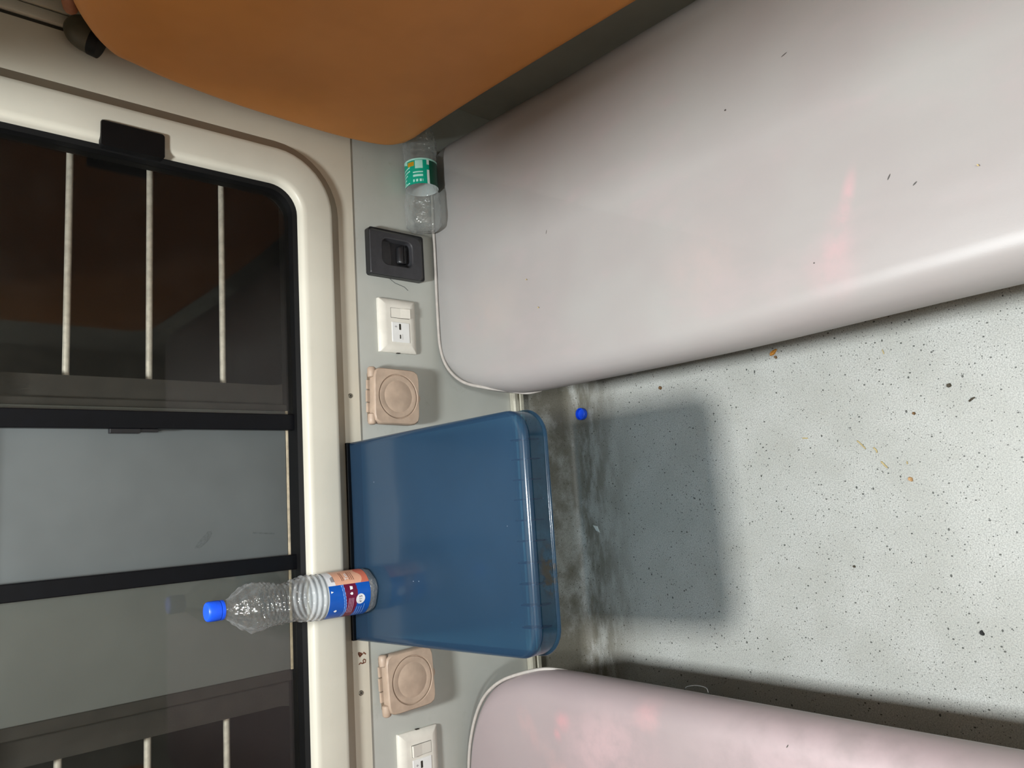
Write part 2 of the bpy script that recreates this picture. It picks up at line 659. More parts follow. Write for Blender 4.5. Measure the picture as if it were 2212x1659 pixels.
# screws and the hand-written brown mark on the cream ledge
for (x, z) in ((0.2329, 0.6446), (-0.3554, 0.644)):
    bm = bmesh.new()
    cyl(bm, (x, 0.0, z), (0, -1, 0), 0.0052, 0.0012, 16, 0.0042)
    s = link('screw', bm, MAT['screw'], wall)
    bm = bmesh.new()
    cyl(bm, (x, -0.0012, z), (0, -1, 0), 0.0018, 0.0002, 6)
    link('screw_recess', bm, MAT['slot'], s)

def stroke(path, r, y=-0.0004):
    b = bmesh.new()
    pts = [Vector((p[0], 0, p[1])) for p in path]
    L, Rr = [], []
    for i, p in enumerate(pts):
        d = (pts[min(i + 1, len(pts) - 1)] - pts[max(i - 1, 0)]).normalized()
        s = Vector((-d.z, 0, d.x)) * r
        L.append(b.verts.new((p.x + s.x, y, p.z + s.z)))
        Rr.append(b.verts.new((p.x - s.x, y, p.z - s.z)))
    for i in range(len(pts) - 1):
        b.faces.new((L[i], L[i + 1], Rr[i + 1], Rr[i]))
    return b

def pen(ix, iy):
    # little helper for the pen marks: offsets in millimetres on the ledge
    return (-0.2915 + ix * 0.001, 0.638 + iy * 0.001)

strokes = [
    ([pen(-10, 9), pen(-8.2, 6), pen(-7, 5), pen(-9, 2), pen(-9.4, 0.5), pen(-7, -1.5), pen(-4, -0.5), pen(-1.5, -3)], 0.0011),
    ([pen(-9.4, 0.5), pen(-8, -6), pen(-4, -6.5), pen(-1.5, -3)], 0.0010),
    ([pen(13, 9), pen(11, 4), pen(9.5, -1), pen(4, 6.5), pen(9, 8.5), pen(13, 9)], 0.0012),
    ([pen(10.5, 7.5), pen(6.5, 6), pen(10, 2)], 0.0022),
    ([pen(11.5, -2), pen(9, -5), pen(7, -7.5)], 0.0013),
]
for pth, r in strokes:
    link('pen_mark', stroke(pth, r), MAT['ink'], wall)
bm = stroke([(-0.2762, 0.6625), (-0.2770, 0.6595)], 0.0009)
link('speck', bm, MAT['stain'], wall)
# short scuffs on the grey panel under the dark holder
for pth in ([(0.500, 0.535), (0.492, 0.522), (0.486, 0.497)], [(0.486, 0.497), (0.479, 0.488)]):
    link('scuff', stroke(pth, 0.0006, 0.0026), MAT['stain'], wall)

# ---- aluminium strip above the floor upstand
bm = bmesh.new()
pr = [(0.002, 0.170), (-0.010, 0.170), (-0.013, 0.173), (-0.013, 0.182), (-0.008, 0.184), (-0.006, 0.187), (-0.008, 0.190), (-0.013, 0.192), (-0.013, 0.200), (-0.010, 0.204), (0.002, 0.204)]
loft(bm, [[(x, y, z) for y, z in pr] for x in (XL, XR)])
tag(link('trim_1', bm, MAT['alu']), 'ridged aluminium strip along the foot of the window wall', None, None, 'structure')

# ---- vertical corner mouldings beside the partition
for i, (x0, x1, d) in enumerate(((0.856, 0.876, 0.010), (0.8785, 0.902, 0.013), (0.905, 0.968, 0.018))):
    bm = bmesh.new()
    box(bm, x0, x1, -d, 0.001, 0.63, ZC, 0.003)
    tag(link('trim_%d' % (i + 2), bm, MAT['beige'], None, True, 40),
        ['narrow cream corner moulding nearest the window', 'middle cream corner moulding beside the partition', 'wide cream corner moulding touching the partition'][i], None, None, 'structure')

for x0, x1 in ((0.8505, 0.8555), (0.8762, 0.8783), (0.9022, 0.9048)):
    bm = bmesh.new()
    box(bm, x0, x1, -0.0012, 0.0, 0.63, ZC)
    link('joint_line', bm, MAT['slot'], wall)

# =================================================================== window
win = root('window_1', (-0.06, 0.0, 0.66), 'wide double window in a cream moulded surround with black frames', None, None, 'structure')
IX0, IX1, IZ0, IZ1 = -0.778, 0.660, 0.752, 1.335
# cream surround: closed moulded ring
def ring_at(d, y, rr):
    """outline d outside the opening"""
    return [(p[0], y, p[1]) for p in rrect(IX0 - d, IX1 + d, IZ0 - d, IZ1 + d, rr, 10)]

bm = bmesh.new()
loft(bm, [ring_at(-0.001, 0.030, 0.058), ring_at(-0.001, -0.010, 0.058), ring_at(0.0015, -0.0165, 0.061), ring_at(0.005, -0.0195, 0.065),
          ring_at(0.012, -0.021, 0.072), ring_at(0.060, -0.0215, 0.111), ring_at(0.0650, -0.0208, 0.116), ring_at(0.0675, -0.0195, 0.118),
          ring_at(0.0675, 0.030, 0.118)], loop=True)
bz = link('surround', bm, MAT['beige'], win, True, 35)
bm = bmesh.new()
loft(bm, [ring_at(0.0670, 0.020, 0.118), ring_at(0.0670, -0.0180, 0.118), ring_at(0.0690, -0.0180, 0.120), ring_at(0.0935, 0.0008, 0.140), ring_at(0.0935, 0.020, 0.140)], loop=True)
link('shaded_chamfer', bm, MAT['chamfer_shade'], win, True, 35)  # outer chamfer of the surround, its shade put into the colour
# black rubber reveal inside the surround
bm = bmesh.new()
loft(bm, [ring_at(-0.0015, 0.000, 0.057), ring_at(-0.010, 0.004, 0.05), ring_at(-0.010, 0.045, 0.05), ring_at(-0.0015, 0.05, 0.057)], loop=True)
link('rubber_gasket', bm, MAT['black'], win, True, 35)
# outer plate with two rounded light openings
def plate_with_hole(x0, x1, z0, z1, hx0, hx1, hz0, hz1, y0, y1, r, n=8):
    b = bmesh.new()
    inner = rrect(hx0, hx1, hz0, hz1, r, n)
    outer = rrect(x0, x1, z0, z1, 0.0005, n)
    loft(b, [[(p[0], y0, p[1]) for p in outer], [(p[0], y0, p[1]) for p in inner], [(p[0], y1, p[1]) for p in inner], [(p[0], y1, p[1]) for p in outer]], loop=True)
    return b
link('outer_frame', plate_with_hole(-0.04, 0.80, 0.64, 1.42, 0.262, 0.745, 0.705, 1.37, 0.085, 0.105, 0.07), MAT['dusty'], win)
link('outer_frame', plate_with_hole(-0.92, -0.04, 0.64, 1.42, -0.865, -0.365, 0.705, 1.37, 0.085, 0.105, 0.07), MAT['dusty'], win)
# raised dusty lips on the outer frames next to the middle post
for x0, x1 in ((0.206, 0.220), (-0.318, -0.296)):
    bm = bmesh.new()
    box(bm, x0, x1, 0.066, 0.084, 0.69, 1.38, 0.002)
    link('lip', bm, MAT['dusty'], win)
# grey middle post
bm = bmesh.new()
box(bm, -0.295, 0.205, 0.056, 0.084, 0.762, 1.40, 0.0015)
post = link('middle_post', bm, MAT['post'], win)
post['label'] = 'grey panel of the post between the two outer openings'
bm = bmesh.new()
box(bm, -0.295, 0.205, 0.0545, 0.083, 0.756, 0.7615)
link('post_edge', bm, MAT['post_edge'], post)
bm = bmesh.new()
box(bm, -0.80, 0.69, 0.052, 0.0835, 0.70, 0.7545)
link('lower_channel', bm, MAT['black'], win)
for pts in ([(-0.022, 0.914), (-0.027, 0.918), (-0.033, 0.925), (-0.041, 0.932), (-0.051, 0.938)],):
    b = bmesh.new()
    L = [b.verts.new((x, 0.0557, z + 0.0045)) for x, z in pts]
    q = [b.verts.new((x, 0.0557, z - wd)) for (x, z), wd in zip(pts, (0.002, 0.007, 0.011, 0.012, 0.005))]
    for i in range(len(pts) - 1):
        b.faces.new((L[i], L[i + 1], q[i + 1], q[i]))
    link('smear', b, MAT['stain'], post)
link('smear', stroke([(-0.031, 0.833), (-0.034, 0.81), (-0.036, 0.79)], 0.0015, 0.0557), MAT['stain'], post)
# steel safety bars outside
for (x0, x1) in ((0.235, 0.78), (-0.90, -0.33)):
    for z in (0.862, 1.002, 1.141, 1.281):
        bm = bmesh.new()
        tube(bm, [(x0, 0.122, z), (x1, 0.122, z)], 0.0062, 12)
        link('safety_bar', bm, MAT['steel'], win, True, 60)
# sliding panes
def pane(x0, x1, s0, s1, y):
    b = bmesh.new()
    z0, z1 = 0.7625, 1.325
    vs_ = [b.verts.new(p) for p in ((x0, y, z0), (x1, y, z0), (x1, y, z1), (x0, y, z1))]
    b.faces.new(vs_)
    b.normal_update()
    r_ = bmesh.ops.extrude_face_region(b, geom=b.faces[:])
    bmesh.ops.translate(b, verts=[v for v in r_['geom'] if isinstance(v, bmesh.types.BMVert)], vec=(0, 0.004, 0))
    p = link('sliding_pane', b, MAT['glass'], win)
    b = bmesh.new()
    box(b, s0, s1, y - 0.006, y + 0.010, 0.752, 1.33, 0.0015)
    st = link('stile', b, MAT['black_gloss'], win)
    b = bmesh.new()
    box(b, min(x0, s0), max(x1, s1), y - 0.003, y + 0.007, 0.7555, 0.7615)
    link('bottom_rail', b, MAT['alu'], p)
    return p, st
pr_, st_r = pane(0.191, 0.650, 0.1625, 0.1935, 0.022)
pl_, st_l = pane(-0.766, -0.104, -0.1060, -0.0780, 0.026)
# small catch on the stile
bm = bmesh.new()
box(bm, 0.1545, 0.1625, 0.018, 0.030, 1.045, 1.094, 0.001)
box(bm, 0.1570, 0.1625, 0.020, 0.030, 1.015, 1.045, 0.001)
link('pane_catch', bm, MAT['charcoal_dark'], st_r)
# black clip on the right side of the surround
bm = bmesh.new()
loft(bm, [[(p[0], y, p[1]) for p in rrect(0.646, 0.694 - 0.003 * k, 1.020, 1.124, 0.004, 3)] for k, y in ((0, -0.012), (0, -0.024), (1, -0.028))])
link('clip', bm, MAT['black'], win, True, 35)['label'] = 'black plastic clip set into the cream surround'

# =================================================================== lamps (over the frame's edge)
def lamp(loc, light, label):
    t = root('ceiling_lamp', loc, label, 'lamp', 'flat ceiling lamps')
    x, y, z = loc
    b = bmesh.new()
    loft(b, [[(p[0], p[1], z) for p in rrect(x - 0.12, x + 0.12, y - 0.15, y + 0.15, 0.02, 4)], [(p[0], p[1], ZC) for p in rrect(x - 0.13, x + 0.13, y - 0.16, y + 0.16, 0.02, 4)]])
    link('housing', b, MAT['ceiling'], t)
    b = bmesh.new()
    box(b, x - 0.085, x + 0.085, y - 0.115, y + 0.115, z - 0.003, z)
    link('diffuser', b, MAT['lamp'], t)
    light.parent = t
    light.location = (0, 0, -0.006)
lamp((LAMP.x, LAMP.y, LAMP.z + 0.008), lamp_light, 'flat white ceiling lamp above the blue table')
lamp((-0.06, -2.75, 2.278), fill_light, 'added fill lamp on the ceiling behind the photographer, unseen')

# =================================================================== benches
def bench(name, outline, ztop, stains, spots, label, pipe_pts, sgn, back_label=None):
    """outline: counter-clockwise plan of the cushion at its widest"""
    cx = sum(p[0] for p in outline) / len(outline)
    cy = sum(p[1] for p in outline) / len(outline)
    t = root(name, (cx, cy, 0.0), label, 'bench', 'lower benches facing each other')
    b = bmesh.new()
    prof = [(0.030, -0.092), (0.012, -0.088), (0.003, -0.076), (0.0, -0.060), (0.002, -0.042), (0.007, -0.027), (0.015, -0.015), (0.026, -0.0065), (0.038, -0.0022), (0.052, 0.0)]
    rings = [[(p[0], p[1], ztop + dz) for p in inset(outline, d, 1.0, 0.32)] for d, dz in prof]
    loft(b, rings)
    st = [(x - cx, y - cy, z, rx, ry, an, am, col) for (x, y, z, rx, ry, an, am, col) in stains]
    sp = [(x - cx, y - cy, z, r, ry, an) for (x, y, z, r, ry, an) in spots]
    link('cushion', b, m_seat('grey_pink_vinyl', st, sp, *(((148, 142, 141), (152, 150, 148)) if sgn > 0 else ((151, 137, 139), (154, 142, 143)))), t, True, 50)
    b = bmesh.new()
    tube(b, smoothline(pipe_pts, 6), 0.0036, 8)
    link('piping', b, MAT['pipe'], t, True)
    # steel tray and legs under the cushion
    xs = [p[0] for p in outline]
    x0, x1 = min(xs) + 0.05, max(xs) - 0.05
    b = bmesh.new()
    box(b, x0, x1, -1.86, -0.06, ztop - 0.122, ztop - 0.092, 0.003)
    link('seat_tray', b, MAT['frame'], t)
    for y in (-0.45, -1.5):
        for x in (x0 + 0.1, x1 - 0.1):
            b = bmesh.new()
            box(b, x - 0.018, x + 0.018, y - 0.018, y + 0.018, 0.0, ztop - 0.122, 0.002)
            link('leg', b, MAT['frame'], t)
    return t

def plan_line(pts, sub=5):
    return [(p.x, p.y) for p in smoothline([(x, y, 0) for x, y in pts], sub)]

PINK = (196, 148, 154)
# right bench (counter-clockwise seen from above)
front = plan_line([(0.222, -1.80), (0.219, -1.13), (0.211, -0.75), (0.213, -0.40), (0.217, -0.235), (0.230, -0.150), (0.252, -0.075), (0.288, -0.028), (0.335, -0.006), (0.41, -0.002), (0.562, -0.003)])
# walk: front edge towards the wall, along the wall, back along the partition -> clockwise, so reverse
out_r = front + [(0.70, -0.003), (0.78, -0.005)] + [(0.79 + 0.048 * math.sin(math.radians(15 * k)), -0.055 + 0.05 * math.cos(math.radians(15 * k))) for k in range(1, 6)] + [(0.838, -0.07), (0.832, -0.20), (0.822, -0.40), (0.812, -0.74), (0.800, -1.2), (0.795, -1.80)] + [(0.715 + 0.08 * math.cos(math.radians(-10 * k)), -1.81 + 0.08 * math.sin(math.radians(-10 * k))) for k in range(1, 9)] + [(0.30 - 0.078 * math.sin(math.radians(10 * k)), -1.81 - 0.08 * math.cos(math.radians(10 * k))) for k in range(1, 8)]
out_r = out_r[::-1]
pipe_r = [(0.825, -0.010, 0.410), (0.70, -0.009, 0.4155), (0.56, -0.009, 0.4165), (0.41, -0.008, 0.4165), (0.345, -0.011, 0.415), (0.298, -0.031, 0.411), (0.262, -0.074, 0.404), (0.241, -0.135, 0.393), (0.228, -0.185, 0.375), (0.219, -0.220, 0.352), (0.222, -0.245, 0.332)]
bench_r = bench('bench', out_r, 0.418,
                [(0.375, -0.962, 0.418, 0.060, 0.014, -0.30, 0.45, PINK), (0.330, -0.943, 0.418, 0.055, 0.030, -0.3, 0.3, PINK), (0.285, -0.93, 0.418, 0.06, 0.06, 0, 0.22, PINK),
                 (0.345, -0.72, 0.418, 0.10, 0.10, 0, 0.25, (176, 152, 150)), (0.40, -0.20, 0.418, 0.10, 0.14, 0, 0.3, (166, 150, 145))],
                [(0.5797, -0.7943, 0.418, 0.0018, 0.0022, 0), (0.62, -0.90, 0.418, 0.001, 0.006, 0.3), (0.30, -0.905, 0.418, 0.0014, 0.0014, 0), (0.385, -1.02, 0.418, 0.0012, 0.005, 1.0), (0.365, -1.05, 0.418, 0.0012, 0.004, 0.6), (0.51, -0.38, 0.418, 0.001, 0.005, 1.2)],
                'wide pale grey bench cushion with one pink smear, under the brown backrest', pipe_r, 1)
# left bench
frontL = plan_line([(-0.72, -0.010), (-0.62, -0.010), (-0.554, -0.013), (-0.477, -0.030), (-0.407, -0.066), (-0.365, -0.115), (-0.343, -0.189), (-0.337, -0.264), (-0.337, -0.45), (-0.338, -0.65), (-0.340, -1.0), (-0.342, -1.80)])
out_l = frontL + [(-0.422 + 0.08 * math.cos(math.radians(-10 * k)), -1.81 + 0.08 * math.sin(math.radians(-10 * k))) for k in range(1, 9)] + [(-0.877 - 0.078 * math.sin(math.radians(10 * k)), -1.81 - 0.08 * math.cos(math.radians(10 * k))) for k in range(1, 9)] + [(-0.955, -1.75), (-0.955, -0.5)] + [(-0.878 - 0.078 * math.cos(math.radians(10 * k)), -0.088 + 0.078 * math.sin(math.radians(10 * k))) for k in range(0, 9)]
out_l = out_l[::-1]
pipe_l = [(-0.94, -0.018, 0.402), (-0.70, -0.016, 0.4055), (-0.56, -0.018, 0.4055), (-0.478, -0.035, 0.404), (-0.412, -0.069, 0.400), (-0.372, -0.116, 0.393), (-0.350, -0.170, 0.380), (-0.338, -0.225, 0.358), (-0.342, -0.265, 0.336)]
bench_l = bench('bench', out_l, 0.408,
                [(-0.412, -0.315, 0.408, 0.026, 0.030, 0.4, 0.55, (196, 142, 146)), (-0.438, -0.300, 0.408, 0.018, 0.012, 0.5, 0.6, (200, 140, 144)), (-0.44, -0.22, 0.408, 0.06, 0.03, 0.5, 0.5, (186, 148, 146)),
                 (-0.44, -0.42, 0.408, 0.10, 0.16, 0.2, 0.6, (188, 160, 163)), (-0.50, -0.30, 0.408, 0.09, 0.03, 0.7, 0.5, (184, 150, 148)), (-0.37, -0.52, 0.408, 0.035, 0.05, 0, 0.5, (194, 150, 152)),
                 (-0.42, -0.85, 0.408, 0.16, 0.35, 0, 0.6, (184, 164, 168))],
                [(-0.372, -0.77, 0.408, 0.001, 0.003, 1.0)],
                'pinkish grey bench cushion with several pink blotches, below the left socket box', pipe_l, -1)
# loose wire loop hanging at the front edge of the left bench
bm = bmesh.new()
tube(bm, smoothline([(-0.347, -0.532, 0.318), (-0.339, -0.538, 0.320), (-0.3335, -0.556, 0.322), (-0.3325, -0.572, 0.323), (-0.3345, -0.583, 0.324), (-0.341, -0.586, 0.325)], 6), 0.0009, 6)
link('wire_loop', bm, MAT['frame'], bench_l, True)

# =================================================================== brown backrests (folded middle berths)
def backrest(label, mirror):
    X = (lambda x: -0.12 - x) if mirror else (lambda x: x)
    t = root('backrest', (X(0.83), -0.95, 0.455), label, 'backrest', 'brown folded backrests')
    edge = [(-0.078, 0.525), (-0.050, 0.545), (-0.034, 0.575), (-0.024, 0.63), (-0.020, 0.70), (-0.022, 0.80), (-0.028, 0.91), (-0.044, 1.02), (-0.062, 1.085), (-0.074, 1.121), (-0.112, 1.160), (-0.162, 1.193), (-0.204, 1.212), (-0.26, 1.222), (-0.60, 1.225)]
    pts = [(p.x, p.y) for p in smoothline([(a, b_, 0) for a, b_ in edge], 4)]
    pts += [(-1.2, 1.225), (-1.78, 1.225)] + [(-1.79 - 0.10 * math.sin(math.radians(10 * k)), 1.125 + 0.10 * math.cos(math.radians(10 * k))) for k in range(1, 10)] + [(-1.89, 0.60)] + [(-1.79 - 0.10 * math.cos(math.radians(10 * k)), 0.574 - 0.10 * math.sin(math.radians(10 * k))) for k in range(0, 9)] + [(-1.2, 0.474)]
    low = [(-0.90, 0.478), (-0.724, 0.487), (-0.503, 0.503), (-0.30, 0.5155), (-0.163, 0.5205), (-0.11, 0.5205)]
    pts += [(p.x, p.y) for p in smoothline([(a, b_, 0) for a, b_ in low], 5)]
    # orientation check: make counter-clockwise
    area = sum(p[0] * q[1] - q[0] * p[1] for p, q in zip(pts, pts[1:] + pts[:1]))
    if area < 0:
        pts = pts[::-1]
    b = bmesh.new()
    prof = [(0.02, 0.868), (0.004, 0.866), (0.0, 0.856), (0.0, 0.806), (0.002, 0.797), (0.007, 0.789), (0.015, 0.784), (0.026, 0.781)]
    loft(b, [[(X(x), p[0], p[1]) for p in inset(pts, d)] for d, x in prof])
    link('cushion', b, MAT['brown'], t, True, 50)
    b = bmesh.new()
    box(b, min(X(0.868), X(0.885)), max(X(0.868), X(0.885)), -1.85, -0.12, 0.56, 1.19, 0.003)
    link('back_board', b, MAT['frame'], t)
    for y in (-0.35, -1.5):
        b = bmesh.new()
        xa, xb = sorted((X(0.885), X(0.969)))
        box(b, xa, xb, y - 0.03, y + 0.03, 1.10, 1.16, 0.003)
        link('hinge', b, MAT['frame'], t)
    if not mirror:
        b = bmesh.new()
        tube(b, smoothline([(0.872, -0.30, 1.205), (0.862, -0.20, 1.205), (0.850, -0.115, 1.194), (0.846, -0.088, 1.186), (0.846, -0.078, 1.182)], 5), [0.012] * 17 + [0.0115, 0.0105, 0.0085, 0.005], 10)
        link('strap', b, MAT['strap'], t, True)['label'] = 'reddish brown strap end behind the top corner'
    return t
backrest('upright brown vinyl backrest above the wide grey bench', False)
backrest('upright brown vinyl backrest above the pinkish bench, outside the picture', True)

# upper berths (only their shade and reflections reach the picture)
def upper_berth(label, mirror):
    X = (lambda x: -0.12 - x) if mirror else (lambda x: x)
    x0, x1 = sorted((X(0.225), X(0.955)))
    t = root('upper_berth', ((x0 + x1) / 2, -0.95, 1.53), label, 'berth', 'upper berths')
    b = bmesh.new()
    # window-side corner cut at a slant, invented so lamp light reaches the wall
    pl = [(X(a), c) for a, c in ((0.235, -1.88), (0.255, -1.90), (0.955, -1.90), (0.955, -0.012), (0.735, -0.012), (0.70, -0.04), (0.245, -0.535), (0.225, -0.565), (0.225, -1.85))]
    if mirror:
        pl = pl[::-1]
    loft(b, [[(p[0], p[1], z) for p in pl] for z in (1.53, 1.56)])
    link('berth_board', b, MAT['partition'], t)
    b = bmesh.new()
    pl = inset(pl, 0.008)
    loft(b, [[(p[0], p[1], z) for p in inset(pl, d)] for d, z in ((0.002, 1.56), (0.0, 1.575), (0.0, 1.62), (0.003, 1.635))])
    link('mattress', b, MAT['brown'], t, True, 40)
upper_berth('upper berth over the wide grey bench, unseen above the picture, corner cut to shape the light', False)
upper_berth('upper berth over the pinkish bench, unseen above the picture, corner cut to shape the light', True)

# reading lamp half hidden behind the backrest's top corner
rl = root('reading_lamp', (0.838, 0.0, 1.147), 'dark olive ball reading lamp behind the brown backrest corner', 'lamp')
bm = bmesh.new()
cR = 0.029
seg = []
for k in range(9):
    a = math.radians(90 * k / 8)
    seg.append((cR * math.cos(a), cR * math.sin(a)))
ax = Vector((-0.42, -0.25, -0.88)).normalized()
s1 = ax.orthogonal().normalized()
u1 = ax.cross(s1)
cc = Vector((0.836, -0.036, 1.150))
rings = [[cc - ax * (h * 1.3) + (s1 * math.cos(2 * math.pi * i / 28) + u1 * math.sin(2 * math.pi * i / 28)) * max(r, 0.0006) for i in range(28)] for r, h in seg]
rings = [[p + ax * 0.016 for p in rings[0]]] + rings
loft(bm, rings)
link('hood', bm, MAT['olive'], rl, True, 60)
bm = bmesh.new()
rings = [[cc + ax * h + (s1 * math.cos(2 * math.pi * i / 28) + u1 * math.sin(2 * math.pi * i / 28)) * r for i in range(28)] for r, h in ((0.0292, 0.010), (0.0296, 0.011), (0.0285, 0.026), (0.020, 0.028))]
loft(bm, rings)
lr = link('rim', bm, MAT['black'], rl, True, 40)
bm = bmesh.new()
cyl(bm, cc + ax * 0.0235 + Vector((0.020, -0.008, 0.0)), ax, 0.004, 0.006, 12)
link('bulb_tip', bm, MAT['switch_white'], lr, True, 40)
bm = bmesh.new()
cyl(bm, (0.838, 0.0, 1.149), (0, -1, 0), 0.014, 0.014, 28)
link('wall_ring', bm, MAT['black'], rl, True, 40)

# =================================================================== blue folding table
ZT = 0.659
tb = root('folding_table', (-0.058, -0.01, ZT - 0.05), 'translucent blue plastic folding table under the window', 'table')
# plan: slight taper on the left side as in the picture, rounded front corners
plan = []
for k in range(9):
    a = math.radians(180 + 90 * k / 8)
    plan.append((-0.192 + 0.045 * math.cos(a), -0.495 + 0.045 * math.sin(a)))
for k in range(9):
    a = math.radians(270 + 90 * k / 8)
    plan.append((0.092 + 0.045 * math.cos(a), -0.495 + 0.045 * math.sin(a)))
plan += [(0.1365, -0.25), (0.135, -0.010), (-0.060, -0.010), (-0.254, -0.010), (-0.246, -0.25)]
bm = bmesh.new()
loft(bm, [[(p[0], p[1], ZT + dz) for p in inset(plan, d)] for d, dz in ((0.0045, -0.012), (0.0, -0.010), (0.0, -0.0075), (0.0012, -0.0045), (0.0035, -0.0022), (0.0075, -0.0006), (0.013, 0.0))])
link('table_top', bm, MAT['table'], tb, True, 60)
# skirt: three-sided thin wall with a rolled bottom lip
open_plan = plan[-1:] + plan[:-3]      # left side .. front .. right side
open_plan = [plan[-2]] + open_plan + [plan[-4]]
nrm = []
for i, p in enumerate(open_plan):
    a = Vector(open_plan[max(i - 1, 0)])
    c_ = Vector(open_plan[min(i + 1, len(open_plan) - 1)])
    d = (c_ - a).normalized()
    nrm.append(Vector((d.y, -d.x)))
def off(d):
    return [(p[0] + n.x * d, p[1] + n.y * d) for p, n in zip(open_plan, nrm)]
bm = bmesh.new()
secs = [(-0.0005, -0.0125), (-0.0005, -0.042), (0.0022, -0.0435), (0.0028, -0.0455), (0.0018, -0.0475), (-0.003, -0.0475), (-0.0035, -0.042), (-0.0035, -0.0125)]
pts_s = [[(p[0], p[1], ZT + dz) for p in off(d)] for d, dz in secs]
rings = [[pts_s[s][i] for s in range(len(secs))] for i in range(len(open_plan))]
loft(bm, rings)
link('skirt', bm, MAT['table_skirt'], tb, True, 50)
# gusset ribs behind the skirt
for x in (0.089, 0.059, 0.028, -0.002, -0.033, -0.064, -0.096, -0.127, -0.158, -0.190):
    bm = bmesh.new()
    a = [(x - 0.0010, y_, ZT + z_) for y_, z_ in ((-0.503, -0.0125), (-0.507, -0.0007), (-0.525, -0.0007), (-0.5325, -0.0016), (-0.5372, -0.0046), (-0.5392, -0.0085), (-0.5394, -0.0300), (-0.5362, -0.036))]
    loft(bm, [a, [(p[0] + 0.0020, p[1], p[2]) for p in a]])
    link('rib', bm, MAT['rib'], tb)
# dark hinge rail at the wall
bm = bmesh.new()
box(bm, -0.2535, 0.1345, -0.0095, -0.0005, ZT - 0.03, ZT + 0.0035, 0.001)
link('hinge_rail', bm, MAT['black_gloss'], tb)

# =================================================================== socket boxes
def socket_box(cx, cz, w_, h_, label, roll=0.0):
    t = root('socket_box', (cx, 0.003, cz), label, 'socket box', 'lidded socket boxes below the window')
    x0, x1, z0, z1 = cx - w_ / 2, cx + w_ / 2, cz - h_ / 2, cz + h_ / 2
    def rr(d, y, r):
        return [(p[0], y, p[1]) for p in rrect(x0 + d, x1 - d, z0 + d, z1 - d, r, 5)]
    b = bmesh.new()
    loft(b, [rr(0.004, 0.003, 0.006), rr(0.003, -0.012, 0.007), rr(0.006, -0.014, 0.006)])
    link('back_box', b, MAT['socket_gap'], t, True, 40)
    # lid with a circular groove: front face built from rings around the circle
    b = bmesh.new()
    n = 48
    ccx, ccz = cx, cz - 0.002
    sq = []
    R0 = 0.0475
    for k in range(n):
        a = 2 * math.pi * k / n
        ca, sa = math.cos(a), math.sin(a)
        m = max(abs(ca) / (w_ / 2 - 0.004), abs(sa) / (h_ / 2 - 0.004))
        # superellipse keeps the corners rounded
        q = (abs(ca / (w_ / 2)) ** 8 + abs(sa / (h_ / 2)) ** 8) ** (-1 / 8)
        sq.append((ca * q, sa * q))
    def sring(scale, y):
        return [(cx + p[0] * scale, y, cz + p[1] * scale) for p in sq]
    def cring(r, y):
        return [(ccx + math.cos(2 * math.pi * k / n) * r, y, ccz + math.sin(2 * math.pi * k / n) * r) for k in range(n)]
    loft(b, [sring(0.985, -0.013), sring(1.0, -0.016), sring(1.0, -0.028), sring(0.985, -0.032), sring(0.955, -0.034), cring(0.0485, -0.0345), cring(0.0478, -0.0340), cring(0.0470, -0.0310), cring(0.0458, -0.0310), cring(0.0448, -0.0338), cring(0.036, -0.0342), cring(0.0348, -0.0336), cring(0.0335, -0.0336), cring(0.0325, -0.0340), cring(0.012, -0.0342)])
    link('lid', b, MAT['socket'], t, True, 35)
    # hinge: two fat end knuckles and thin pin pieces on top
    for sx in (-1, 1):
        b = bmesh.new()
        xe = cx + sx * (w_ / 2 - 0.010)
        rings = []
        for k, (dx, r) in enumerate(((-0.0115, 0.006), (-0.010, 0.0085), (0, 0.0092), (0.009, 0.0085), (0.0112, 0.0055))):
            rings.append([(xe + sx * dx, -0.021 + math.cos(2 * math.pi * i / 14) * r, z1 - 0.001 + math.sin(2 * math.pi * i / 14) * r) for i in range(14)])
        loft(b, rings)
        link('hinge_knuckle', b, MAT['socket'], t, True, 50)
    for (a0, a1, zz) in ((-0.034, -0.014, 0.0035), (-0.012, 0.013, 0.0045), (0.015, 0.035, 0.0035)):
        b = bmesh.new()
        box(b, cx + a0, cx + a1, -0.010, -0.0045, z1 - 0.004, z1 + zz, 0.001)
        link('hinge_leaf', b, MAT['socket'], t)
    # thumb tab below
    b = bmesh.new()
    tab = [(cx - 0.014 + 0.028 * k / 10, z0 - 0.0085 * math.sin(math.pi * k / 10)) for k in range(11)]
    tab = [(cx - 0.014, z0 + 0.006)] + tab + [(cx + 0.014, z0 + 0.006)]
    loft(b, [[(p[0], y, p[1]) for p in tab] for y in (-0.017, -0.024)])
    link('thumb_tab', b, MAT['socket'], t, True, 40)
    t.rotation_euler = (0, roll, 0)
    return t
socket_box(0.2305, 0.5515, 0.119, 0.112, 'pinkish beige lidded socket box right of the blue table, beside the wide bench', 0.03)
socket_box(-0.3455, 0.5475, 0.116, 0.112, 'pinkish beige lidded socket box to the left of the blue table, half under its edge', -0.04)

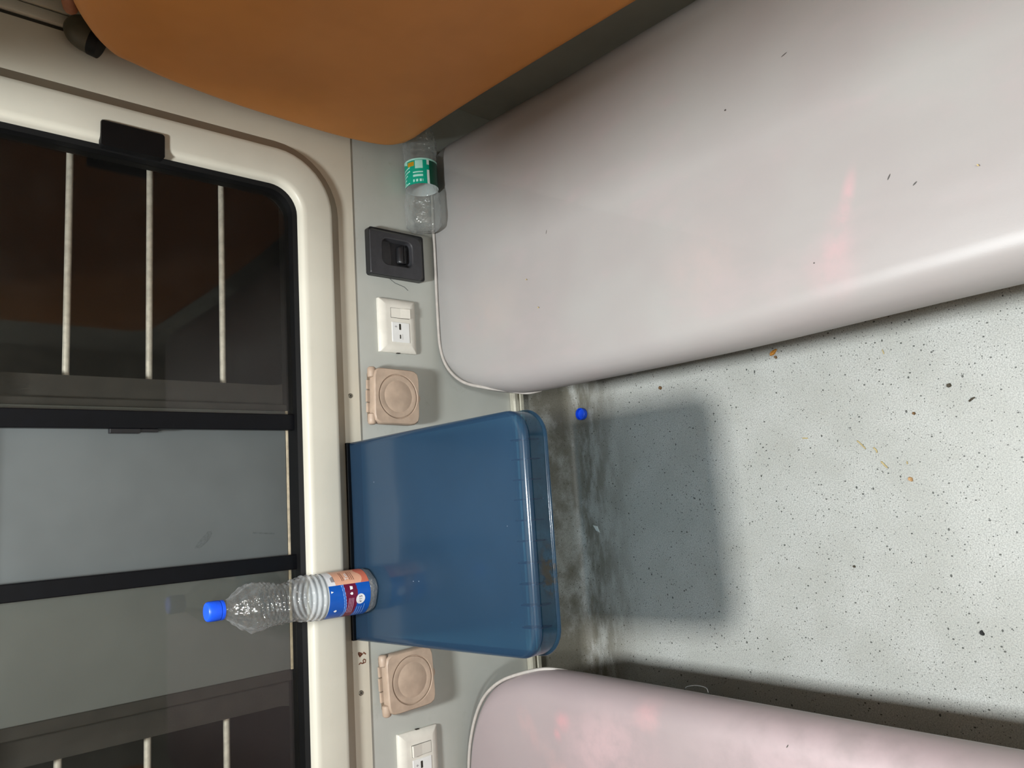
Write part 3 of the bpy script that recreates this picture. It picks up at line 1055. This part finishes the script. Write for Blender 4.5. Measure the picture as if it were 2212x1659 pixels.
# =================================================================== switch plates
def switch_plate(cx, cz, label, pressed, mirror):
    t = root('switch_plate', (cx, 0.003, cz), label, 'switch', 'white switch plates with charging ports')
    hw, hh = 0.0600, 0.0475
    def rr(d, y, e=0.0):
        return [(p[0], y, p[1]) for p in rrect(cx - hw + d, cx + hw - d, cz - hh + d + e, cz + hh - d, 0.002, 3)]
    b = bmesh.new()
    loft(b, [rr(0.0, 0.003), rr(0.0, -0.003), rr(0.001, -0.0045), rr(0.006, -0.0085, 0.002), rr(0.014, -0.0105, 0.002), rr(0.0165, -0.0106, 0.001)])
    link('plate', b, MAT['switch'], t, True, 30)
    # module bay: rocker on the right, charger module on the left (seen from the room)
    rx0, rx1 = cx + 0.0165, cx + 0.0375
    ux0, ux1 = cx - 0.038, cx + 0.0065
    if mirror:
        rx0, rx1 = cx + 0.0130, cx + 0.0340
        ux0, ux1 = cx - 0.040, cx + 0.006
    zc = cz - 0.003
    b = bmesh.new()
    box(b, rx0 - 0.0008, rx1 + 0.0008, -0.0108, -0.006, zc - 0.0238, zc + 0.0238)
    link('rocker_bay', b, MAT['slot'], t)
    b = bmesh.new()
    top, bot = (-0.0165, -0.0112) if pressed else (-0.0112, -0.0165)
    pf = [(-0.008, zc - 0.023), (bot, zc - 0.023), (-0.0125, zc), (top, zc + 0.023), (-0.008, zc + 0.023)]
    loft(b, [[(x, y, z) for y, z in pf] for x in (rx0, rx1)])
    link('rocker', b, MAT['switch'], t)
    b = bmesh.new()
    box(b, ux0, ux1, -0.0120, -0.006, zc - 0.0225, zc + 0.0225, 0.0008)
    u = link('charger_module', b, MAT['switch_white'], t)
    u['label'] = 'white insert with two charging ports'
    for (px, wd, ht, nm) in ((0.0345, 0.0135, 0.0052, 'wide_port'), (0.0125, 0.0092, 0.0032, 'narrow_port')):
        b = bmesh.new()
        x = ux0 + px
        loft(b, [[(p[0], y, p[1]) for p in rrect(x - wd / 2, x + wd / 2, zc + 0.002 - ht / 2, zc + 0.002 + ht / 2, min(0.0012, ht * 0.4), 3)] for y in (-0.0121, -0.0110)])
        link(nm, b, MAT['slot'], u)
    # small grey bolt mark above the wide port, thin grey line under the narrow one
    b = bmesh.new()
    x, z = ux0 + 0.0345, zc + 0.0125
    pts = [(0.0010, 0.0040), (-0.0028, -0.0005), (-0.0004, -0.0005), (-0.0012, -0.0040), (0.0028, 0.0008), (0.0004, 0.0008)]
    b.faces.new([b.verts.new((x + p[0], -0.01215, z + p[1])) for p in pts])
    link('bolt_mark', b, MAT['ledmark'], u)
    b = bmesh.new()
    x = ux0 + 0.0125
    box(b, x - 0.006, x + 0.006, -0.01215, -0.0119, zc - 0.0042, zc - 0.0034)
    link('line_mark', b, MAT['ledmark'], u)
    # notch in the lower edge
    b = bmesh.new()
    xx = cx - hw - 0.0006 if not mirror else cx + hw + 0.0006
    box(b, xx - 0.0008, xx + 0.0008, -0.004, 0.001, cz - 0.004, cz + 0.004)
    link('release_notch', b, MAT['slot'], t)
    return t
MAT['ledmark'] = plain('grey_print', (150, 148, 150), 0.5)
switch_plate(0.3920, 0.5240, 'white switch plate with two charging ports, between the dark holder and the right socket box', False, False)
switch_plate(-0.5120, 0.5190, 'white switch plate with pressed rocker beside the left socket box, cut by the picture edge', True, True)

# =================================================================== charcoal holder
hd = root('wall_holder', (0.548, 0.003, 0.52), 'charcoal plastic wall holder with a deep recess beside the green-labelled bottle', 'holder')
bm = bmesh.new()
loft(bm, [[(p[0], y, p[1]) for p in rrect(0.500, 0.606, 0.452, 0.594 + e, 0.006, 4)] for y, e in ((0.003, 0), (-0.014, 0))])
link('back_case', bm, MAT['charcoal_dark'], hd, True, 40)
def hring(pts, y):
    return [(p[0], y, p[1]) for p in pts]
oc = rrect(0.496, 0.594, 0.468, 0.602, (0.014, 0.016, 0.003, 0.003), 5)
oc2 = rrect(0.498, 0.592, 0.470, 0.6005, (0.013, 0.015, 0.003, 0.003), 5)
ic = rrect(0.519, 0.582, 0.492, 0.573, 0.015, 5)
ic2 = rrect(0.521, 0.580, 0.494, 0.571, 0.014, 5)
ob_ = rrect(0.501, 0.603, 0.455, 0.592, 0.010, 5)
bm = bmesh.new()
rings = [hring(ob_, -0.0135), hring(oc, -0.028), hring(oc2, -0.030), hring(ic, -0.0302), hring(ic2, -0.0285),
         [(p[0], -0.016 if p[1] > 0.53 else -0.010, p[1]) for p in inset(ic2, 0.003)]]
loft(bm, rings)
link('front_frame', bm, MAT['charcoal'], hd, True, 30)
bm = bmesh.new()
loft(bm, [[(p[0], y, p[1]) for p in rrect(0.530 - 0, 0.572, 0.4995 + d, 0.526 - d, 0.007, 4)] for y, d in ((-0.009, 0), (-0.020, 0.002), (-0.024, 0.007))])
link('thumb_pad', bm, MAT['charcoal_dark'], hd, True, 50)

# =================================================================== bottle on the table
def film(name, col):
    return m_label(name, col)

def bottle_on_table():
    X0, Y0, Z0 = -0.1535, -0.070, ZT + 0.0006
    t = root('water_bottle', (X0, Y0, Z0), 'upright crumpled clear water bottle with blue cap standing on the blue table', 'bottle')
    tab = [(0.000, 0.0, 0.0300), (0.0035, 0.0, 0.0375), (0.012, 0.0, 0.0405), (0.022, 0.0, 0.0410), (0.100, 0.0, 0.0405), (0.112, 0.0, 0.0405), (0.139, 0.0015, 0.0398), (0.154, 0.001, 0.0365), (0.167, -0.001, 0.0337), (0.183, -0.003, 0.0342), (0.2006, -0.001, 0.0368), (0.2182, -0.0015, 0.0410), (0.2321, -0.0008, 0.0416), (0.2451, 0.0, 0.0355), (0.2619, 0.0005, 0.0250), (0.272, 0.001, 0.0165), (0.279, 0.0013, 0.0138), (0.290, 0.0018, 0.0132)]
    def ring(z, n=72, shrink=0.0):
        cx, r = interp(tab, z)
        out = []
        for i in range(n):
            a = 2 * math.pi * i / n
            rr = r
            if 0.104 < z < 0.146:
                rr += 0.0013 * math.sin((z - 0.104) / 0.0105 * 2 * math.pi + a * 1.0 + 0.5 * math.sin(2 * a))
            if 0.146 <= z < 0.222:
                k = min(1, (z - 0.146) / 0.02, (0.222 - z) / 0.015)
                rr += k * (0.0019 * math.sin((z - 0.146) / 0.0085 * 2 * math.pi + a + 0.8 * math.sin(2 * a)) + 0.0034 * noise.noise(Vector((math.cos(a) * 2.0, math.sin(a) * 2.0, z * 45))))
            if 0.222 <= z < 0.268:
                k = min(1, (z - 0.222) / 0.008, (0.268 - z) / 0.01)
                rr += k * (0.0019 * math.cos(9 * a + z * 90) + 0.0012 * noise.noise(Vector((math.cos(a) * 4, math.sin(a) * 4, z * 90))))
            if z < 0.02 and z > 0.001:
                rr += 0.0014 * math.cos(5 * a) * (1 - z / 0.02) + 0.0012 * noise.noise(Vector((math.cos(a) * 3, math.sin(a) * 3, z * 80)))
            rr -= shrink
            out.append((X0 + cx + rr * math.cos(a), Y0 + rr * math.sin(a), Z0 + z))
        return out
    zs = [0.0, 0.0018, 0.0035, 0.0055, 0.008, 0.011, 0.014, 0.017, 0.020, 0.024, 0.03] + [0.04 + 0.01 * k for k in range(6)] + [0.098 + 0.0018 * k for k in range(95)]
    zs = [z for z in zs if z <= 0.279] + [0.279, 0.290]
    b = bmesh.new()
    loft(b, [ring(z) for z in zs], True, True, True)
    # the lowest band of the bottle is milky
    body = link('body', b, [MAT['bottle'], MAT['bottle_base'], MAT['bottle_soft'], MAT['bottle_foot']], t, True)
    for p in body.data.polygons:
        zc = sum(body.data.vertices[v].co.z for v in p.vertices) / len(p.vertices)
        if zc < 0.0225:
            p.material_index = 3
        elif 0.100 < zc < 0.147:
            p.material_index = 1 if zc < 0.139 else 2
    # cap with a tamper ring
    b = bmesh.new()
    cx = 0.0018
    n = 60
    def crow(r, z, knurl=0.0):
        return [(X0 + cx + (r + (knurl if i % 2 else 0)) * math.cos(2 * math.pi * i / n), Y0 + (r + (knurl if i % 2 else 0)) * math.sin(2 * math.pi * i / n), Z0 + z) for i in range(n)]
    loft(b, [crow(0.0140, 0.2865), crow(0.0163, 0.2865), crow(0.0163, 0.2875, 0.0004), crow(0.0161, 0.3035, 0.0004), crow(0.0155, 0.3062), crow(0.0142, 0.3075), crow(0.004, 0.3075)])
    cap = link('cap', b, MAT['cap_blue'], t, True, 35)
    b = bmesh.new()
    loft(b, [crow(0.0140, 0.2800), crow(0.0163, 0.2802), crow(0.0165, 0.2830), crow(0.0163, 0.2855), crow(0.0140, 0.2857)])
    link('tamper_ring', b, MAT['cap_blue'], cap, True, 35)
    # label: fine grid, printed areas are flat colour
    phi_cam = math.atan2(-1.4 - Y0, 0 - X0)       # direction to the viewer
    zlo, zhi = 0.0205, 0.1035
    nc, nr = 180, 84
    cols = [film('label_white', (226, 226, 228)), film('label_salmon', (226, 170, 140)), film('label_red', (206, 112, 88)), film('label_blue', (14, 84, 176)), film('label_maroon', (104, 18, 52)), film('label_light_blue', (120, 160, 224)), film('label_dark', (86, 48, 40)), film('label_pale_pink', (222, 186, 206))]
    def colour(ph, z):
        # ph: degrees from the viewing direction, + to the viewer's right
        if ph > 22 or ph < -158:
            if z > 0.0885:
                return 0
            if z < 0.036 + 0.004 * math.sin(ph * 0.12) :
                return 2
            if z < 0.0215:
                return 0
            return 1
        c = 0.0610 + 0.0022 * math.sin(math.radians((ph - 15) * 2.4)) - 0.00006 * max(0, -ph - 20)
        hw = 0.0125 - 0.0035 * min(1, max(0, -ph - 5) / 40)
        if abs(z - c) < hw:
            return 4
        if abs(z - (c + hw + 0.004)) < 0.0007 or abs(z - (c + hw + 0.0005)) < 0.0008:
            return 5
        return 3
    b = bmesh.new()
    vv = []
    for j in range(nr + 1):
        z = zlo + (zhi - zlo) * j / nr
        cx_, r = interp(tab, z)
        vv.append([b.verts.new((X0 + cx_ + (r + 0.0007) * math.cos(phi_cam + math.radians(360 * i / nc)), Y0 + (r + 0.0007) * math.sin(phi_cam + math.radians(360 * i / nc)), Z0 + z)) for i in range(nc)])
    for j in range(nr):
        for i in range(nc):
            k = (i + 1) % nc
            f = b.faces.new((vv[j][i], vv[j][k], vv[j + 1][k], vv[j + 1][i]))
            ph = 360 * (i + 0.5) / nc
            if ph > 180:
                ph -= 360
            f.material_index = colour(ph, zlo + (zhi - zlo) * (j + 0.5) / nr)
    lab = link('label', b, cols, t, True)
    # print on the label, bent round the bottle
    def bend(u, v, ph0, z0, lift=0.0011):
        z = z0 + v
        cx_, r = interp(tab, z)
        rr = r + lift
        a = phi_cam + math.radians(ph0) + u / r
        return (X0 + cx_ + rr * math.cos(a), Y0 + rr * math.sin(a), Z0 + z)
    def printed(name, polys, mat, ph0, z0, lift=0.0011):
        b_ = bmesh.new()
        for vs_, fs in polys:
            vl = [b_.verts.new(bend(p[0], p[1], ph0, z0, lift)) for p in vs_]
            for f in fs:
                try:
                    b_.faces.new([vl[i] for i in f])
                except ValueError:
                    pass
        return link(name, b_, mat, lab)
    def disc(r, n=28):
        return [(r * math.cos(2 * math.pi * k / n), r * math.sin(2 * math.pi * k / n)) for k in range(n)], [tuple(range(n))]
    def bar(x0, x1, y0, y1):
        m = 6
        ps = [(x0 + (x1 - x0) * k / m, y0) for k in range(m + 1)] + [(x0 + (x1 - x0) * k / m, y1) for k in range(m, -1, -1)]
        return ps, [(k, k + 1, 2 * m - k, 2 * m + 1 - k) for k in range(m)]
    # white price disc: fan of thin sectors so that it follows the curve
    n = 28
    r = 0.0092
    fan = ([(0, 0)] + [(r * math.cos(2 * math.pi * k / n), r * math.sin(2 * math.pi * k / n)) for k in range(n)], [(0, 1 + k, 1 + (k + 1) % n) for k in range(n)])
    printed('price_disc', [fan], cols[0], -19, 0.0415)
    tv, tf = text_polys('\u20b915', 0.0085)
    printed('price_print', [([(p.x, p.y) for p in tv], tf)], cols[6], -19, 0.0415, 0.0014)
    tv, tf = text_polys('Tata', 0.0095)
    printed('name_print', [([(p.x + 0.0085, p.y) for p in tv], tf)], cols[6], 33, 0.063, 0.0014)
    lines = [bar(0.0, 0.022, y, y + 0.0008) for y in (-0.006, -0.0095, -0.013, 0.0075, 0.0105)]
    printed('small_print', lines, cols[6], 32, 0.063, 0.0012)
    printed('batch_print', [bar(0.004, 0.016, 0, 0.001), bar(0.004, 0.014, 0.0024, 0.0034), bar(0.004, 0.017, -0.0024, -0.0014)], cols[6], 26, 0.092, 0.0012)
    # two pale pictograms and lines of small type on the maroon band
    drop = [(0.0, 0.0034), (-0.0022, 0.0008), (-0.0024, -0.0012), (-0.0012, -0.0028), (0.0012, -0.0028), (0.0024, -0.0012), (0.0022, 0.0008)]
    printed('pictogram', [(drop, [tuple(range(7))])], cols[7], -3, 0.0600, 0.0012)
    cup = [(-0.0034, 0.0026), (-0.0024, -0.0028), (0.0024, -0.0028), (0.0034, 0.0026)]
    printed('pictogram', [(cup, [(0, 1, 2, 3)])], cols[7], 11, 0.0595, 0.0012)
    printed('small_print', [bar(-0.030, 0.0, y, y + 0.0007) for y in (0.004, 0.001, -0.002, -0.005)], cols[7], -14, 0.0605, 0.0012)
    # pale blue scribbles low on the blue part, two little marks higher up
    printed('small_print', [bar(-0.018, 0.004, y, y + 0.0011) for y in (0.006, 0.0015, -0.003)] + [bar(-0.016, 0.008, -0.0085, -0.0072)], cols[5], -44, 0.0400, 0.0012)
    printed('small_print', [(drop, [tuple(range(7))])], cols[5], -44, 0.0900, 0.0012)
    tri = ([(-0.002, 0.002), (0.002, 0.002), (0.0, -0.003)], [(0, 1, 2)])
    printed('small_print', [tri], cols[5], 6, 0.0985, 0.0012)
    return t
bottle_on_table()

# =================================================================== green-labelled bottle lying on the bench
def bottle_lying():
    L0 = 0.612                     # X of the bottle's foot
    Yc, Zc = -0.0435, 0.4180 + 0.0505
    t = root('water_bottle', (0.74, Yc, 0.418), 'clear water bottle with green label lying on the bench end, tucked under the brown backrest', 'bottle')
    tab = [(0.0, 0.033), (0.004, 0.039), (0.012, 0.0415), (0.05, 0.0420), (0.074, 0.0405), (0.088, 0.0375), (0.098, 0.0358), (0.110, 0.0355), (0.152, 0.0358), (0.168, 0.0372), (0.200, 0.0380), (0.225, 0.0335), (0.245, 0.024), (0.258, 0.0145), (0.266, 0.0135), (0.278, 0.0135)]
    def ring(s, n=64):
        r, = interp(tab, s)
        out = []
        for i in range(n):
            a = 2 * math.pi * i / n
            rr = r
            if 0.002 < s < 0.10:
                rr += 0.0028 * noise.noise(Vector((math.cos(a) * 2.8, math.sin(a) * 2.8, s * 60))) - 0.0014
            if s < 0.012:
                rr += 0.001 * math.cos(5 * a)
            if 0.17 < s < 0.24:
                rr += 0.0009 * math.sin(s * 500) + 0.0012 * noise.noise(Vector((math.cos(a) * 3, math.sin(a) * 3, s * 60)))
            out.append((L0 + s, Yc + rr * math.cos(a), Zc + rr * math.sin(a)))
        return out
    ss = [0.0, 0.002, 0.004, 0.007, 0.012] + [0.016 + 0.004 * k for k in range(66)]
    b = bmesh.new()
    loft(b, [ring(s) for s in ss if s <= 0.266] + [ring(0.278)])
    link('body', b, MAT['bottle_soft'], t, True)
    # label tube: green outside, white inside
    green, pale, ochre = m_label('label_green', (0, 158, 130)), m_label('label_pale_green', (170, 226, 214)), m_label('label_ochre', (186, 144, 30))
    dark = m_label('label_dark_green', (10, 74, 56))
    white = m_label('label_film_white', (214, 226, 222))
    b = bmesh.new()
    ns, na = 60, 200
    s0, s1 = 0.094, 0.154
    def colour(s, al):
        # s: 0 at the cap side .. 1 at the foot side, al: degrees over the top, 0 = straight up, + towards the room
        u = 1 - s
        if u > 0.94:
            return 1
        if 34 < al < 62 and 0.60 < u < 0.92:
            return 1
        if 4 < al < 30 and 0.72 < u < 0.88:
            return 2
        if al < 0 and u > 0.80 - al * 0.004:
            return 1
        if 26 < al < 62:
            for c in (0.46, 0.34, 0.30):
                if abs(u - c) < 0.022:
                    return 1
            if abs(u - 0.14) < 0.05 and (al * 0.5) % 6 < 3.5:
                return 1
        if -60 < al < 14:
            q = u - al * 0.0022
            for c in (0.66, 0.52, 0.40, 0.27, 0.13, 0.06):
                if abs(q - c) < 0.024 and al < -8 + 22 * (0.5 + 0.5 * math.sin(c * 40)):
                    return 1
        if 76 < al < 84 and (u > 0.75 or u < 0.55):
            return 4
        if al > 84:
            return 3
        return 0
    vv = []
    for j in range(ns + 1):
        s = s0 + (s1 - s0) * j / ns
        r, = interp(tab, s)
        vv.append([b.verts.new((L0 + s, Yc - (r + 0.0012) * math.sin(2 * math.pi * i / na), Zc + (r + 0.0012) * math.cos(2 * math.pi * i / na))) for i in range(na)])
    for j in range(ns):
        for i in range(na):
            k = (i + 1) % na
            f = b.faces.new((vv[j][i], vv[j][k], vv[j + 1][k], vv[j + 1][i]))
            al = 360 * (i + 0.5) / na
            if al > 180:
                al -= 360
            f.material_index = colour(1 - (j + 0.5) / ns, al)
    # colour() expects s = 0 at the foot side for u; flip handled above
    link('label', b, [green, pale, ochre, dark, white], t, True)
    b = bmesh.new()
    n = 40
    loft(b, [[(L0 + s, Yc + r * math.cos(2 * math.pi * i / n), Zc + r * math.sin(2 * math.pi * i / n)) for i in range(n)] for s, r in ((0.269, 0.0152), (0.270, 0.0158), (0.286, 0.0156), (0.288, 0.0145))])
    link('cap', b, MAT['cap_blue'], t, True, 40)
    return t
bottle_lying()

# =================================================================== things lying on the floor and the bench
def floor_cap():
    x, y = 0.2035, -0.047
    b = bmesh.new()
    n = 48
    def row(r, z, k=0.0):
        return [(x + (r + (k if i % 2 else 0)) * math.cos(2 * math.pi * i / n), y + (r + (k if i % 2 else 0)) * math.sin(2 * math.pi * i / n), z) for i in range(n)]
    loft(b, [row(0.0125, 0.0006), row(0.0148, 0.0008), row(0.0152, 0.0025, 0.0004), row(0.0152, 0.0125, 0.0004), row(0.0146, 0.0132), row(0.0138, 0.0130), row(0.0136, 0.004), row(0.010, 0.0034), row(0.003, 0.0034)])
    single('bottle_cap', b, MAT['cap_blue'], (x, y, 0.0005), 'loose blue bottle cap lying open side up on the floor', 'bottle cap', None, True, None, 40)
floor_cap()

def flake(pts, h, z0=0.0006):
    b = bmesh.new()
    n = len(pts)
    cx = sum(p[0] for p in pts) / n
    cy = sum(p[1] for p in pts) / n
    lo = [(p[0], p[1], z0) for p in pts]
    hi = [(cx + (p[0] - cx) * 0.82, cy + (p[1] - cy) * 0.82, z0 + h * (0.8 + 0.4 * random.random())) for p in pts]
    loft(b, [lo, hi])
    return b

def pebble(cx, cy, rx, ry, ang, n=9, jit=0.2):
    out = []
    for k in range(n):
        a = 2 * math.pi * k / n
        j = 1 + jit * (random.random() - 0.5) * 2
        x, y = rx * math.cos(a) * j, ry * math.sin(a) * j
        out.append((cx + x * math.cos(ang) - y * math.sin(ang), cy + x * math.sin(ang) + y * math.cos(ang)))
    return out

M_SEV = plain('fried_noodle', (192, 172, 120), 0.6, 0, 0.1, 300)
M_ORANGE = plain('orange_crumb', (200, 134, 44), 0.6, 0, 0.15, 300)
M_NUT = plain('brown_crumb', (112, 82, 46), 0.6, 0, 0.15, 300)
M_DARK = plain('dark_crumb', (70, 62, 48), 0.7, 0, 0.15, 300)
M_TAN = plain('tan_crumb', (186, 146, 100), 0.6, 0, 0.12, 300)
M_PAPER = plain('white_paper', (206, 212, 208), 0.7, 0, 0.03, 100)
M_BLACK = plain('black_grit', (26, 26, 26), 0.7, 0, 0.1, 300)

def strand(pts, r, label, mat=None, group=None):
    b = bmesh.new()
    p = smoothline([(x, y, r + 0.0006) for x, y in pts], 4)
    rr = [r * (0.55 if i in (0, len(p) - 1) else 1) for i in range(len(p))]
    tube(b, p, rr, 7)
    single('noodle_crumb', b, mat or M_SEV, (pts[0][0], pts[0][1], 0.0006), label, 'crumb', 'fried noodle crumbs on the floor', True)

strand([(0.066, -0.742), (0.058, -0.749), (0.049, -0.756)], 0.0012, 'longest yellow noodle crumb, straight, in the middle of the floor')
strand([(0.0505, -0.7705), (0.045, -0.775), (0.040, -0.776)], 0.0013, 'short curved yellow noodle crumb in the middle of the row of three')
strand([(0.024, -0.781), (0.018, -0.7855), (0.011, -0.791)], 0.0014, 'thick yellow noodle crumb with a dark end, last of the row of three')
strand([(0.0815, -0.634), (0.080, -0.646)], 0.0012, 'short yellow noodle crumb nearest the shadow of the table')
strand([(0.227, -0.8105), (0.218, -0.8125)], 0.0009, 'thin yellow noodle crumb near the front edge of the wide bench')
strand([(0.0205, -0.826), (0.0150, -0.8265)], 0.0010, 'tiny yellow noodle crumb next to the round tan crumb')
b = flake(pebble(0.262, -0.594, 0.0105, 0.0042, 2.2), 0.005)
single('orange_crumb', b, M_ORANGE, (0.262, -0.594, 0.0006), 'orange fried snack piece beside the wide bench edge', 'crumb')
b = flake(pebble(0.2515, -0.5985, 0.0035, 0.0028, 0.3), 0.004)
single('brown_crumb', b, M_NUT, (0.2515, -0.5985, 0.0006), 'small brown crumb touching the orange snack piece', 'crumb')
for (x, y, rx, ry, an, mt, lb) in ((0.2331, -0.2995, 0.0046, 0.0040, 0.2, M_NUT, 'round brown crumb in front of the shadow corner near the wide bench'),
                                  (0.1446, -0.9128, 0.0038, 0.0042, 0.1, M_DARK, 'round dark brown crumb on the bright floor'),
                                  (-0.0116, -0.8284, 0.0048, 0.0040, 0.5, M_TAN, 'round tan crumb below the yellow noodle crumbs'),
                                  (0.1035, -0.8497, 0.0030, 0.0024, 1.0, M_NUT, 'small olive brown crumb between the dark crumb and the noodle crumbs'),
                                  (-0.2693, -0.9066, 0.0046, 0.0032, 0.4, M_BLACK, 'black grit piece in the lower bright part of the floor'),
                                  (-0.166, -0.706, 0.0030, 0.0026, 0.4, M_DARK, 'dark grit piece below the shadow of the table')):
    single('floor_crumb', flake(pebble(x, y, rx, ry, an), 0.0035), mt, (x, y, 0.0006), lb, 'crumb', None)
b = bmesh.new()
tube(b, [(0.1125, -0.9405, 0.002), (0.1165, -0.9455, 0.002), (0.1180, -0.9500, 0.002)], [0.0014, 0.0017, 0.0012], 7)
single('floor_crumb', b, M_DARK, (0.1165, -0.945, 0.0006), 'bent dark crumb next to the round dark brown crumb', 'crumb', None, True)
b = flake([(-0.078, -0.050), (-0.081, -0.066), (-0.097, -0.072), (-0.092, -0.060)], 0.0010)
single('paper_scrap', b, M_PAPER, (-0.085, -0.06, 0.0006), 'small triangular white paper scrap behind the table front', 'paper scrap')
# crumpled clear wrapper half under the wide bench
b = bmesh.new()
gx, gy = 9, 7
gv = [[b.verts.new((0.270 + 0.042 * i / (gx - 1), -0.235 + 0.034 * j / (gy - 1), 0.003 + 0.012 * abs(noise.noise(Vector((i * 0.9, j * 0.8, 2.3)))))) for j in range(gy)] for i in range(gx)]
for i in range(gx - 1):
    for j in range(gy - 1):
        b.faces.new((gv[i][j], gv[i + 1][j], gv[i + 1][j + 1], gv[i][j + 1]))
single('clear_wrapper', b, m_clear('crinkled_wrapper', (0.9, 0.9, 0.9, 1), 0.2, 1.6, 150, 0.6, 0.004), (0.29, -0.218, 0.0006), 'crinkled clear plastic wrapper half under the wide bench', 'wrapper')
# crumbs on the wide bench
for (x, y, lb) in ((0.4305, -0.3159, 'yellow crumb on the wide bench, further from the bench front'), (0.3667, -0.3445, 'yellow crumb on the wide bench, nearer the bench front'), (0.3608, -1.1234, 'yellow crumb on the bright near end of the wide bench')):
    b = flake(pebble(x, y, 0.0022, 0.0010, 0.6, 7), 0.0010, 0.4203)
    single('seat_crumb', b, M_SEV, (x, y, 0.4203), lb, 'crumb', 'crumbs on the wide bench')

# tidy helper properties
for o in bpy.data.objects:
    if 'off' in o:
        del o['off']
